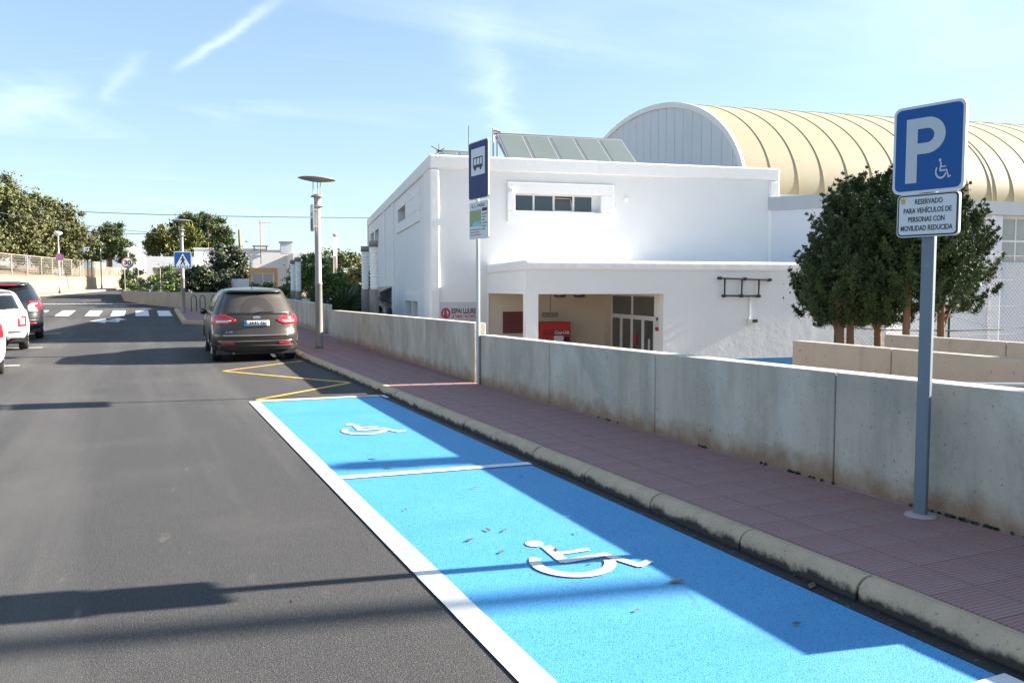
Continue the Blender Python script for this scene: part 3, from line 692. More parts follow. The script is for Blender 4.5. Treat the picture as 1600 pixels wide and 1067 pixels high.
# awning over the side door
aw = thing('awning', 'folded beige canvas awning over the side door of the white building', 'awning'); aw.parent = None
aw.location = BL.location; aw.rotation_euler = BL.rotation_euler
MB().add([(-.02, 11.3, 1.68), (-.02, 17.3, 1.68), (-.85, 17.3, 1.32), (-.85, 11.3, 1.32)], [(0, 1, 2, 3)]).build('canvas', M_beige, aw, solid=.03)
MB().add([(-.85, 11.3, 1.30), (-.85, 17.3, 1.30), (-.83, 17.3, 1.0), (-.83, 11.3, 1.0)], [(0, 1, 2, 3)]).build('valance', M_beige, aw, solid=.02)
for dd in (11.3, 17.3): MB().tube([(-.05, dd, .95), (-.84, dd, 1.30)], .025).build('arm', M_black, aw)
for dd in (11.1, 15.8):
    wl_ = thing('wall_lamp', 'small dark wall lamp %s the side door under the awning' % ('nearer the corner of' if dd < 12 else 'beyond'), 'wall lamp', group='wall lamps by the side door')
    wl_.location = BL.matrix_basis @ Vector((0, dd, .55)); wl_.rotation_euler = BL.rotation_euler
    p_ = Matrix.Rotation(BROT, 4, 'Z'); wl_.location = P0 + p_ @ Vector((0, dd, .55))
    MB().lathe([(.0, -.22), (.10, -.18), (.13, 0), (.10, .18), (0, .22)], 12, (-.14, 0)).build('shade', M_plastic, wl_)
    MB().box(-.10, .0, -.05, .05, -.06, .06).build('bracket', M_plastic, wl_)
# entrance block
E0, EF = -4.38, 12.6
eb = MB()
ET = 2.30
holed(eb, 1.75, EF, -1.3, ET - .02, [(2.08, 5.58, -1.3, 1.45, .0)], E0)
eb2 = MB(); holed(eb2, E0, -.001, -1.3, ET - .02, [(-4.10, -.05, -1.3, 1.45, .0)], 1.75, mk=mkS)
eb.add(eb2.v, [tuple(reversed(f)) for f in eb2.f])
# inner faces of the corner column and lintels
eb.add([(2.08, E0, -1.3), (2.08, -4.10, -1.3), (2.08, -4.10, 1.45), (2.08, E0, 1.45)], [(0, 1, 2, 3)])
eb.add([(1.75, -4.10, -1.3), (2.08, -4.10, -1.3), (2.08, -4.10, 1.45), (1.75, -4.10, 1.45)], [(3, 2, 1, 0)])
eb.add([(EF, E0, -1.3), (EF, 0, -1.3), (EF, 0, ET - .02), (EF, E0, ET - .02)], [(0, 1, 2, 3)])
eb.build('entrance_wall', M_wash, BL)
er = MB().box(1.70, EF + .05, E0 - .05, -.002, ET - .26, ET + .02)
er.build('entrance_roof', M_wash, BL, bevel=.08, seg=5)
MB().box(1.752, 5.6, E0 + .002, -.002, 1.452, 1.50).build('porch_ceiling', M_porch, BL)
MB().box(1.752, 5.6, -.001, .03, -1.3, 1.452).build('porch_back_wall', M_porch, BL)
MB().add([(5.58, E0, -1.3), (5.58, E0, 1.45), (5.58, -3.88, 1.45), (5.58, -3.88, -1.3)], [(0, 1, 2, 3)]).build('porch_pier', M_wash, BL)
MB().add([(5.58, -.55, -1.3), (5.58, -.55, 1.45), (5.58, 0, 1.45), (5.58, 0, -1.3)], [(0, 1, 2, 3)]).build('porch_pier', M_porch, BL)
MB().box(1.5, 5.9, E0 - .6, -.01, -1.299, -1.27).build('porch_floor', M_court, BL)
MB().box(5.62, 10.2, E0 - .006, E0 + .02, -1.3, -.335).build('blue_dado', M_dado, BL)
# porch doors on the right hand wall (faces left)
DR = MB()
x = 5.60
for z0, z1 in ((1.37, 1.45), (.70, .82), (-1.3, -1.18)): DR.box(x - .03, x + .03, -3.88, -.55, z0, z1)
for d in (-3.88, -2.27, -.63): DR.box(x - .032, x + .032, d, d + .08, .82, 1.37)
for d in (-3.88, -3.08, -2.27, -1.45, -.63): DR.box(x - .035, x + .035, d, d + .12 if d != -.63 else d + .08, -1.18, .70)
DOOR = DR.build('entrance_door', M_white_metal, BL)
for d0, d1 in ((-3.76, -3.08), (-2.96, -2.27), (-2.15, -1.45), (-1.33, -.63)): MB().box(x - .006, x + .006, d0, d1, -1.18, .70).build('door_pane', M_glass_porch, DOOR)
for d0, d1 in ((-3.80, -2.27), (-2.19, -.63)): MB().box(x - .006, x + .006, d0, d1, .82, 1.37).build('transom_pane', M_glass_porch, DOOR)
MB().box(x - .05, x - .03, -2.62, -2.42, -.02, .24).build('handle', M_red, DOOR)
MB().box(x - .016, x - .007, -3.50, -3.38, -.12, .18).build('notice', M_poster, DOOR)
MB().box(5.62, 5.66, -3.88, -.55, -1.3, 1.45).build('dark_hall', M_dark, BL)
# things in and on the building
sh = bframe('roller_shutter', 'dark red slatted shutter on the porch back wall left of the corner column', 'shutter', 2.2, -.03)
for k in range(9): MB().box(0, 1.05, -.03 + .006 * (k % 2), -.002, .21 + k * .0745, .21 + k * .0745 + .068).build('slat', M_maroon, sh)
vm = bframe('vending_machine', 'red drinks vending machine standing in the porch', 'vending machine', 3.22, -.75, -1.27)
MB().box(0, .96, 0, .72, 0, 1.83).build('cabinet', M_red, vm, bevel=.02)
MB().box(.06, .90, -.012, .0, 1.42, 1.60).build('header_panel', mat('dark_red_panel', (.30, .012, .016), .4), vm)
put_text('Coca-Cola', .15, M_sign_white, vm, .66, -.014, 1.52, fit=.46, bold=.004, shear=.3, name='logo')
MB().box(.42, .72, -.016, -.001, 1.18, 1.42).build('paper_notice', M_sign_white, vm)
MB().box(.74, .90, -.014, -.001, 1.20, 1.38).build('coin_panel', M_black, vm)
MB().lathe([(.0, .84), (.06, .84), (.065, .98), (.052, 1.06), (.06, 1.12), (.03, 1.24), (.022, 1.36), (0, 1.36)], 12, (.18, -.005)).build('bottle_picture', M_plastic, vm)
MB().box(.15, .21, -.072, -.06, 1.02, 1.12).build('bottle_label', M_sign_white, vm)
put_text('REFRESCOS', .09, M_sign_white, vm, .60, -.014, .98, fit=.42, name='lettering')
for k, s_ in enumerate((3.68, 4.30)):
    bl = bframe('bulkhead_lamp', 'round caged lamp under the porch ceiling, %s one' % ('left' if k == 0 else 'right'), 'lamp', s_, -1.2, 1.30, group='caged lamps under the porch ceiling')
    MB().lathe([(.0, 0), (.13, .02), (.16, .08), (.16, .15), (0, .15)], 14).build('lens', M_alu, bl)
    MB().lathe([(.175, .05), (.185, .07), (.175, .09)], 14).build('cage_ring', M_black, bl)
es = bframe('light_fitting', 'small grey light fitting hanging in the porch above the vending machine', 'light fitting', 3.52, -.6, .78)
MB().tube([(0.05, 0, .08), (.05, 0, .67)], .012).build('stem', M_colgrey, es)
MB().box(-.20, .28, -.06, .06, -.06, .08).build('frame', M_colgrey, es, bevel=.015)
for k in range(3): MB().lathe([(0, -.005), (.05, -.0), (.05, .02)], 10, (-.12 + .16 * k, -.07)).build('spot', M_alu, es)
al = bframe('alarm_sign', 'small red and white alarm plate on the pier right of the doors', 'sign', 5.575, -4.02, .42, R(-90))
MB().box(-.12, .12, -.012, 0, 0, .42).build('board', M_sign_white, al)
MB().box(-.11, .11, -.016, -.012, .02, .12).build('red_band', M_red, al)
MB().box(-.05, .05, -.016, -.012, .30, .38).build('emblem', M_black, al)
# poster
ps = bframe('smoke_free_sign', 'grey smoke free notice with red hand emblem on the white facade', 'sign', -.036, 0, 0); ps.scale = (.87, 1, 1)
MB().box(.26, 1.66, -.02, -.004, .15, 1.18).build('board', M_poster, ps)
def disc(b, cx_, cz_, r0, r1, y, n=28, a0=0, a1=360):
    for k in range(n):
        a, c = R(a0 + (a1 - a0) * k / n), R(a0 + (a1 - a0) * (k + 1) / n)
        b.add([(cx_ + r0 * math.cos(a), y, cz_ + r0 * math.sin(a)), (cx_ + r1 * math.cos(a), y, cz_ + r1 * math.sin(a)),
               (cx_ + r1 * math.cos(c), y, cz_ + r1 * math.sin(c)), (cx_ + r0 * math.cos(c), y, cz_ + r0 * math.sin(c))], [(0, 1, 2, 3)])
    return b
disc(MB(), .52, .84, .10, .165, -.024).build('emblem_ring', M_signred, ps)
hb = MB().extrude_xz([(.465, .74), (.555, .74), (.60, .82), (.575, .83), (.555, .80), (.55, .92), (.53, .93), (.525, .95), (.505, .95), (.50, .93), (.48, .93), (.475, .90), (.455, .89), (.455, .78)], -.023, -.021)
hb.build('hand_emblem', M_signred, ps)
put_text('ESPAI LLIURE', .21, M_black, ps, 1.16, -.0225, .90, fit=.88, bold=.006)
put_text('DE TABAC I ALCOHOL', .14, M_signred, ps, 1.16, -.0225, .74, fit=.88, bold=.004)
for k, t_ in enumerate(('ESTABLIMENTS PUBLICS I ESPAIS', 'LLEI 5/2005 DEL 26 MARC', 'PER UN ESPAI SENSE FUM')):
    put_text(t_, .055, M_black, ps, 1.14 - .04 * k, -.0225, .62 - .075 * k, fit=.86 - .1 * k)
# pipe frame
pf = bframe('pipe_frame', 'black pipe frame bolted to the white entrance wall', 'wall frame', 7.2, E0 - .10, 0)
MB().tube([(0, 0, 1.875), (1.52, 0, 1.83)], .026).build('top_pipe', M_black, pf)
MB().tube([(.13, 0, 1.40), (1.20, 0, 1.385)], .026).build('bottom_pipe', M_black, pf)
for s_ in (.14, .66, 1.18): MB().tube([(s_, 0, 1.39), (s_, 0, 1.86)], .026).build('upright', M_black, pf)
for s_, z_ in ((0, 1.875), (.76, 1.855), (1.52, 1.83), (.14, 1.395), (.67, 1.39), (1.19, 1.385)):
    MB().tube([(s_, -.03, z_), (s_, .10, z_)], .045, 8).build('clamp', M_black, pf)
cd = bframe('cable_conduit', 'white conduit running down to a small socket box under the pipe frame', 'conduit', 8.14, E0 - .02, 0)
MB().box(-.015, .015, -.012, .02, .76, 1.42).build('conduit', M_sign_white, cd)
MB().box(-.06, .07, -.06, .02, .62, .76).build('socket_box', M_poster, cd)
MB().box(.072, .24, -.05, .02, .66, .74).build('plug', M_black, cd)
for nm, lb, s_, z_, r_ in (('alarm_siren', 'white alarm siren at the top left corner of the window surround', 2.47, 4.60, .10), ('junction_box', 'small white junction box on the facade right of the window', 6.25, 4.42, .07)):
    q_ = bframe(nm, lb, nm.replace('_', ' '), s_, -.075 if r_ > .08 else 0, z_)
    MB().box(-r_, r_, -.06, .0, -r_ * .9, r_ * .9).build('case', M_opal, q_, bevel=.03, seg=3)
    MB().lathe([(.0, -r_ * .4), (r_ * .5, -r_ * .3), (r_ * .5, r_ * .1), (0, r_ * .2)], 10, (0, -.08)).build('cover', M_opal, q_)
# solar array on the roof
def solar(name, label, s0, n, w, ytop, ztop, ybot, zbot):
    t = bframe(name, label, 'solar panels', s0, 0, 0)
    for k in range(n):
        fr = MB(); a, c = k * w + .015, (k + 1) * w - .015
        fr.add([(a, ytop, ztop), (c, ytop, ztop), (c, ybot, zbot), (a, ybot, zbot)], [(3, 2, 1, 0)])
        p = fr.build('solar_panel', M_alu, t, solid=.09)
        g = MB(); f = .045
        yi0, zi0 = ytop + (ybot - ytop) * .03, ztop + (zbot - ztop) * .03; yi1, zi1 = ytop + (ybot - ytop) * .97, ztop + (zbot - ztop) * .97
        g.add([(a + f, yi0, zi0 + .012), (c - f, yi0, zi0 + .012), (c - f, yi1, zi1 + .012), (a + f, yi1, zi1 + .012)], [(3, 2, 1, 0)])
        g.build('glass', M_solar, p)
    for s_ in (0.02, n * w / 2, n * w - .02):
        MB().tube([(s_, ytop + .08, 5.1), (s_, ytop + .08, ztop - .02)], .025).build('support_post', M_alu, t)
    MB().tube([(.02, ybot + .1, zbot), (-.02, ytop + .08, ztop - .1)], .03).build('strut', M_alu, t)
    MB().tube([(-.12, ytop + .06, ztop + .02), (n * w, ytop + .06, ztop + .0)], .035).build('header_pipe', M_colgrey, t)
    return t
solar('solar_array', 'row of five tilted solar panels on the roof behind the front parapet', 2.62, 5, .90, 2.5, 6.78, .75, 5.52)
solar('solar_array', 'low solar panel peeking over the parapet at the left roof corner', .55, 2, .55, 1.6, 5.98, .75, 5.50)
an = bframe('roof_antenna', 'thin antenna with cross arms above the left roof corner', 'antenna', .45, 1.3, 5.15)
MB().tube([(0, 0, 0), (0, 0, 1.0)], .012, 6).build('mast', M_black, an)
MB().tube([(-.25, 0, .92), (.12, 0, .74)], .012, 6).build('arm', M_black, an); MB().tube([(-.1, .1, .70), (.16, -.1, .86)], .012, 6).build('arm', M_black, an)
an = bframe('roof_antenna', 'thin upright whip antenna rising above the bus stop sign', 'antenna', 1.55, 2.0, 5.15)
MB().tube([(0, 0, 0), (0, 0, 1.75)], .012, 6).build('mast', M_black, an)
an = bframe('vent_pipe', 'slim grey pipe on the roof left of the solar panels', 'pipe', 2.42, 2.2, 5.15)
MB().tube([(0, 0, 0), (0, 0, 1.75)], .03, 8).build('pipe', M_alu, an)
MB().tube([(0.0, 0, 1.69), (.25, 0, 1.63)], .03, 8).build('elbow', M_rust, an)

# ------------------------------------------------------------------ vaulted sports hall
HL = bframe('sports_hall', 'vaulted sports hall with cream ribbed metal roof and grey gable', 'building', 11.72, 12.0)
Lh, HW, HS, HR = 34.0, 10.0, 5.0, 4.85
def arc(a, r=0.0): return (-(HW + r) * math.cos(a), HS + (HR + r) * math.sin(a))   # a: 0 near eave -> pi far eave
NA = 120
RS = 1.07
npan = int(Lh / RS)
pv = [];
me_pan = None
for k in range(npan):
    x0 = k * RS
    if me_pan is None:
        b = MB(); vv = []
        for x in (0.0, RS * .5, RS):
            for i in range(NA + 1):
                a = PI * i / NA; yv, zv = arc(a, 0); vv.append((x, yv, zv))
        ff = [(j * (NA + 1) + i, (j + 1) * (NA + 1) + i, (j + 1) * (NA + 1) + i + 1, j * (NA + 1) + i + 1) for j in range(2) for i in range(NA)]
        b.add(vv, ff, True)
        o = b.build('roof_panel', M_vault, HL); me_pan = o.data
    else:
        o = link('roof_panel', me_pan, HL)
    o.location = (x0, 0, 0)
me_rib = None
for k in range(npan + 2):
    x0 = k * RS + .02 if k <= npan else (10.15 * RS + .1)
    if me_rib is None:
        b = MB(); vv = []
        for (dx, r) in ((-.03, .0), (-.02, .022), (.02, .022), (.03, .0)):
            for i in range(NA + 1):
                yv, zv = arc(PI * i / NA, r); vv.append((dx, yv, zv))
        ff = [(j * (NA + 1) + i, (j + 1) * (NA + 1) + i, (j + 1) * (NA + 1) + i + 1, j * (NA + 1) + i + 1) for j in range(3) for i in range(NA)]
        b.add(vv, ff, False); o = b.build('roof_rib', M_vault_rib, HL); me_rib = o.data
    else: o = link('roof_rib', me_rib, HL)
    o.location = (x0, 0, 0)
# gable cladding boards and white verge
gb = 24
ys = [-HW * .985 + i * (2 * HW * .985) / gb for i in range(gb + 1)]
for i in range(gb):
    y0, y1 = ys[i] + .012, ys[i + 1] - .012
    zt = lambda y: HS + (HR - .1) * math.sqrt(max(0, 1 - (y / (HW * .99)) ** 2))
    n = 4; yy = [y0 + (y1 - y0) * q / n for q in range(n + 1)]
    poly = [(y0, 4.2), (y1, 4.2)] + [(q, zt(q)) for q in reversed(yy)]
    b = MB(); m_ = len(poly)
    b.add([(-.03, p[0], p[1]) for p in poly] + [(.02, p[0], p[1]) for p in poly], [tuple(range(m_))[::-1]] + [(j, (j + 1) % m_, m_ + (j + 1) % m_, m_ + j) for j in range(m_)])
    b.build('gable_board', M_gable, HL)
MB().add([(.03, -HW * .99, 4.2), (.03, HW * .99, 4.2), *[(.03, arc(PI - PI * i / NA, -.05)[0], arc(PI - PI * i / NA, -.05)[1]) for i in range(NA + 1)]], [tuple(range(NA + 3))[::-1]]).build('gable_backing', M_colgrey, HL)
b = MB(); vv = []
for (dx, r) in ((-.10, -.16), (-.10, .07), (.03, .07)):
    for i in range(NA + 1): yv, zv = arc(PI * i / NA, r); vv.append((dx, yv, zv))
b.add(vv, [(j * (NA + 1) + i, (j + 1) * (NA + 1) + i, (j + 1) * (NA + 1) + i + 1, j * (NA + 1) + i + 1) for j in range(2) for i in range(NA)], False)
b.build('gable_verge', M_white_metal, HL)
# near long wall
b = MB()
bays = [(.6 + 5.3 * k, 5.3 * k + 5.3) for k in range(6)]
holed(b, 0, Lh, -1.3, 4.45, [(a, c, 2.57, 4.40, .16) for a, c in bays], -HW)
b.build('hall_wall', M_annex, HL)
MB().box(-.05, Lh, -HW - .30, -HW + .1, 4.45, 4.97).build('gutter_fascia', M_fascia, HL)
for k in range(7): MB().box(5.3 * k + .08, 5.3 * k + .50, -HW - .20, -HW - .001, -1.3, 4.449).build('pier', M_annex, HL, bevel=.03)
for a, c in bays:
    w_ = (c - a) / 6
    fr = MB()
    for z0, z1 in ((2.57, 2.63), (3.42, 3.50), (4.34, 4.40)): fr.box(a, c, -HW + .06, -HW + .12, z0, z1)
    for k in range(7):
        x_ = min(max(a + k * w_ - .03, a), c - .06); fr.box(x_, x_ + .06, -HW + .058, -HW + .122, 2.63, 4.34)
    f = fr.build('window', M_white_metal, HL)
    for k in range(6):
        for z0, z1 in ((2.63, 3.42), (3.50, 4.34)):
            MB().box(a + k * w_ + .03, a + (k + 1) * w_ - .03, -HW + .085, -HW + .095, z0, z1).build('pane', M_glass_hall, f)
MB().add([(0, -HW + .2, -1.3), (Lh, -HW + .2, -1.3), (Lh, -HW + .2, 4.6), (0, -HW + .2, 4.6)], [(0, 1, 2, 3)]).build('dark_interior', M_dark, HL)
# annex between the two
AN = bframe('annex_building', 'pale flat roofed annex wall with grey top band behind the conifers', 'building')
ap = [(11.40, -.003), (14.45, -3.05), (16.2, 1.98), (11.76, 1.98)]
b = MB().prism(ap, -1.3, 4.20); b.build('wall', M_annex, AN)
d_ = Vector((ap[1][0] - ap[0][0], ap[1][1] - ap[0][1])).normalized(); n_ = Vector((d_.y, -d_.x)) * .05
ap2 = [(ap[0][0] + n_.x, ap[0][1] + n_.y - .02), (ap[1][0] + n_.x + .05, ap[1][1] + n_.y), (16.3, 1.985), (11.765, 1.985)]
MB().prism(ap2, 4.201, 4.64).build('fascia', M_fascia, AN)

# ------------------------------------------------------------------ foliage helpers
def leaves(clumps, per, size, flat=0.35, seed=1, aspect=1.7, soft=False, grow=None):
    """clumps: list of (x,y,z,r). returns mesh data of leaf quads on/in every clump"""
    g = np.random.default_rng(seed); V = []
    for (x, y_, z, r, *sq) in clumps:
        n = int(per * (1.0 if not sq else sq[0]))
        d = g.normal(size=(n, 3)); d /= np.linalg.norm(d, axis=1)[:, None]
        rad = r * (np.abs(g.normal(size=n)) * .62 if soft else (0.55 + 0.5 * g.random(n) ** 0.6))
        c = np.array([x, y_, z]) + d * rad[:, None] * np.array([1, 1, .85])
        nrm = d + g.normal(size=(n, 3)) * flat * 1.6; nrm /= np.linalg.norm(nrm, axis=1)[:, None]
        up = g.normal(size=(n, 3)); a = np.cross(nrm, up); a /= np.linalg.norm(a, axis=1)[:, None]; bb = np.cross(nrm, a)
        if grow is not None:   # long axis follows the shoot direction
            sh = d * .8 + np.array(grow) + g.normal(size=(n, 3)) * .35; sh /= np.linalg.norm(sh, axis=1)[:, None]
            bb = sh; a = np.cross(bb, g.normal(size=(n, 3))); a /= np.linalg.norm(a, axis=1)[:, None]
        s = size * (0.6 + 0.8 * g.random(n))[:, None]
        a = a * s * .5; bb = bb * s * .5 * aspect
        V.append(np.stack([c - bb, c + a * .9 - bb * .1, c + bb, c - a * .9 + bb * .1], axis=1).reshape(-1, 3))
    V = np.concatenate(V); nq = len(V) // 4
    me = bpy.data.meshes.new('foliage')
    me.vertices.add(len(V)); me.vertices.foreach_set('co', V.ravel())
    me.loops.add(nq * 4); me.loops.foreach_set('vertex_index', np.arange(nq * 4, dtype=np.int32))
    me.polygons.add(nq); me.polygons.foreach_set('loop_start', np.arange(0, nq * 4, 4, dtype=np.int32))
    me.update(calc_edges=True); me.validate()
    return me
def foliage(name, m, parent, clumps, per, size, seed=1, **kw):
    me = leaves(clumps, per, size, seed=seed, **kw); me.materials.append(m); return link(name, me, parent)
def blob_clumps(cx_, cy_, cz_, rx, ry, rz, n, r, seed, shell=0.55, jit=.3):
    g = np.random.default_rng(seed); out = []
    for _ in range(n):
        d = g.normal(size=3); d /= np.linalg.norm(d); q = shell + (1 - shell) * g.random()
        out.append((cx_ + d[0] * rx * q, cy_ + d[1] * ry * q, cz_ + d[2] * rz * q, r * (1 - jit + 2 * jit * g.random())))
    return out

# ------------------------------------------------------------------ conifers behind the ramp walls
def conifer(loc, label, h0, h1, wid, trunk, seed, n=70, forks=()):
    t = thing('conifer_tree', label, 'tree', loc, group='conifers in front of the sports hall')
    MB().tube([(0, 0, -.2), (trunk[0] * .3, 0, .6), (trunk[0] * .6, .03, 1.4), (trunk[0], 0, h1 * .75)], [.095, .08, .07, .03], 9).build('trunk', M_bark, t)
    for k, (ax, zz0, zz1) in enumerate(forks):
        MB().tube([(trunk[0] * .4, 0, zz0), (trunk[0] * .4 + ax * .5, .05, (zz0 + zz1) / 2), (trunk[0] * .4 + ax, .05, zz1)], [.04, .035, .02], 7).build('limb', M_bark, t)
    g = np.random.default_rng(seed); cl = []
    for i in range(int(n * 2.6)):
        q = g.random() ** .8; z = h0 + (h1 - h0) * q
        prof = (math.sin(PI * min(1, .16 + q * .86)) ** .7) * wid
        a = g.random() * 2 * PI; rr = prof * (.42 + .62 * g.random() ** .5) * (1 + .20 * math.sin(3 * a + seed) + .16 * math.sin(5 * a + 4 * z + seed))
        L_ = .20 + .26 * g.random(); out = Vector((math.cos(a) * .75, math.sin(a) * .75, .75 + .4 * g.random())).normalized()
        b0 = Vector((trunk[0] * .6 + math.cos(a) * rr * .92, math.sin(a) * rr * .92, z - .08))
        for q_ in range(4):                               # every shoot is a short plume that thins to its tip
            c_ = b0 + out * L_ * q_ / 3; cl.append((c_.x, c_.y, c_.z, (.105, .09, .068, .04)[q_], (1, .9, .6, .35)[q_]))
    foliage('crown', M_leaf_cyp, t, cl, 185, .0205, seed=seed, soft=True, grow=(0, 0, .7), aspect=2.6)
    # inner mass keeps the far side of the crown from showing through
    cl2 = blob_clumps(trunk[0] * .6, 0, (h0 + h1) / 2, wid * .7, wid * .7, (h1 - h0) * .42, 40, .30, seed + 50, shell=.15)
    foliage('inner_foliage', M_leaf_cyp, t, cl2, 220, .07, seed=seed + 9, flat=.6, soft=True)
    return t
Zb = -.3
conifer((13.12, 12.45, Zb), 'leftmost conifer with forked bare trunk, beside the white entrance wall', 1.22, 2.95, .92, (-.25,), 3, 62, ((-.22, .75, 1.5), (.2, .7, 1.45)))
conifer((13.55, 12.70, Zb), 'tall conifer second from the left, at the middle of the dark clump', 1.25, 4.10, 1.0, (.05,), 4, 92)
conifer((14.2, 12.55, Zb), 'conifer at the clump centre with thin split trunk, left of the parking sign post', 1.2, 4.2, 1.0, (.0,), 5, 92, ((-.25, .9, 1.5),))
conifer((13.75, 11.5, Zb), 'conifer nearest the road with thick straight trunk, beside the parking sign post', 1.3, 3.95, .95, (.1,), 6, 80)
conifer((14.72, 11.45, Zb), 'rightmost conifer with trunk right of the parking sign post', 1.25, 3.9, 1.0, (.0,), 8, 84, ((.3, .95, 1.5),))

# chain link fence in front of the hall
fe = thing('chain_link_fence', 'grey chain link fence with green posts in front of the hall wall', 'fence', (15.2, 14.45, -.3), BROT)
FL, FH = 15.0, 2.72
fm = MB(); sp = .11; r_ = .0035
def rod(b, p, q, w):
    p, q = Vector(p), Vector(q); d = (q - p).normalized(); a = d.cross(Vector((0, 1, 0))).normalized() * w; c = Vector((0, 1, 0)) * w
    b.add([p + a, p + c, p - a, p - c, q + a, q + c, q - a, q - c], [(0, 1, 5, 4), (1, 2, 6, 5), (2, 3, 7, 6), (3, 0, 4, 7)])
k = -FH
while k < FL:
    a0 = max(0, k); z0 = a0 - k; a1 = min(FL, k + FH); z1 = a1 - k
    rod(fm, (a0, 0, z0), (a1, 0, z1), r_); rod(fm, (a0, .008, FH - z0), (a1, .008, FH - z1), r_)
    k += sp
o = fm.build('wire_mesh', M_fence_grey, fe); o['kind'] = 'stuff'
for z in (.75, 1.45, 2.1, FH - .02): MB().tube([(0, -.01, z), (FL, -.01, z)], .006, 5).build('tension_wire', M_fence_grey, fe)
for x_ in (-.22, 0.0, 3.0, 6.0, 9.0, 12.0): MB().tube([(x_, 0, 0), (x_, 0, FH + .05)], .028, 8).build('post', M_fence_green, fe)
MB().tube([(0, -.05, .98), (1.2, -.05, .90), (3, -.05, .86), (4.6, -.05, .88)], .02, 6).build('rail', M_fence_green, fe)
MB().tube([(3.0, -.08, 1.22), (4.0, -.08, .98), (5.2, -.08, .90), (6.5, -.08, 1.0), (8, -.08, 1.15)], .008, 6).build('sagging_wire', M_wire, fe)

# ------------------------------------------------------------------ signs
SZ = .122
# disabled parking sign
ps = thing('parking_sign', 'blue P parking sign with reserved for reduced mobility plate on square steel post', 'sign', (4.60, 3.69, SZ), R(-77))
MB().box(-.04, .04, -.02, .02, -.1, 2.60).build('post', M_galv, ps, bevel=.006)
MB().lathe([(0.10, 0), (.09, .012), (.0, .014)], 12).build('base_mortar', M_grout, ps)
sx0, sx1, sz0, sz1 = -.226, .222, 2.083, 2.635
plate('board', M_sign_white, ps, sx0, sx1, sz0, sz1, -.050, -.022, .045)
plate('blue_field', M_sign_blue, ps, sx0 + .017, sx1 - .017, sz0 + .017, sz1 - .017, -.053, -.0495, .035)
# letter P as outline shape
def letter_p(x0, z0, w, h, st):
    out = MB(); y0, y1 = -.0555, -.0525
    out.extrude_xz([(x0, z0), (x0 + st, z0), (x0 + st, z0 + h), (x0, z0 + h)], y0, y1)
    bowl_h = h * .56; r = bowl_h / 2; cxp = x0 + w - r; czp = z0 + h - r
    b2 = MB()
    b2.extrude_xz([(x0 + st, z0 + h - st * .95), (cxp, z0 + h - st * .95), (cxp, z0 + h), (x0 + st, z0 + h)], y0, y1)
    b2.extrude_xz([(x0 + st, z0 + h - bowl_h), (cxp, z0 + h - bowl_h), (cxp, z0 + h - bowl_h + st * .95), (x0 + st, z0 + h - bowl_h + st * .95)], y0, y1)
    n = 18
    for k in range(n):
        a, c = R(-90 + 180 * k / n), R(-90 + 180 * (k + 1) / n)
        b2.extrude_xz([(cxp + (r - st * .95) * math.cos(a), czp + (r - st * .95) * math.sin(a)), (cxp + r * math.cos(a), czp + r * math.sin(a)),
                       (cxp + r * math.cos(c), czp + r * math.sin(c)), (cxp + (r - st * .95) * math.cos(c), czp + (r - st * .95) * math.sin(c))], y0, y1)
    out.add(b2.v, b2.f); return out
letter_p(-.140, sz0 + .065, .245, .405, .072).build('letter', M_sign_grey, ps)
wb = MB()
for i_, poly in enumerate(wheelchair(0.048, sz0 + .075, .098, .125)):
    # thin version of the pictogram, drawn with the same outline
    wb.add([(p[0], -.0558 - .0002 * min(i_, 7), p[1]) for p in poly], [tuple(range(len(poly)))])
wb.build('wheelchair_symbol', M_sign_grey, ps)
px0, px1, pz0, pz1 = -.185, .192, 1.812, 2.072
plate('text_board', M_sign_white, ps, px0 - .006, px1 + .006, pz0 - .006, pz1 + .006, -.046, -.022, .03)
plate('black_border', M_black, ps, px0, px1, pz0, pz1, -.0485, -.0455, .026)
plate('text_field', M_sign_white, ps, px0 + .009, px1 - .009, pz0 + .009, pz1 - .009, -.0505, -.048, .02)
for k, (t_, w_, xo) in enumerate((('RESERVADO', .172, .012), ('PARA VEHÍCULOS DE', .30, .004), ('PERSONAS CON', .228, 0), ('MOVILIDAD REDUCIDA', .325, 0))):
    put_text(t_, .046, M_black, ps, xo, -.0518, pz1 - .046 - .0555 * k, fit=w_, bold=.0007, ext=.0006)
cr = MB().extrude_xz([(-.160, pz1 - .052), (-.140, pz1 - .052), (-.137, pz1 - .036), (-.130, pz1 - .018), (-.142, pz1 - .024), (-.150, pz1 - .014), (-.158, pz1 - .024), (-.170, pz1 - .018), (-.163, pz1 - .036)], -.0525, -.0503)
cr.build('town_crest', M_gold, ps)
for z in (2.02, 1.86, 2.2, 2.5): MB().box(-.06, .06, -.022, .03, z - .012, z + .012).build('clamp', M_galv, ps)
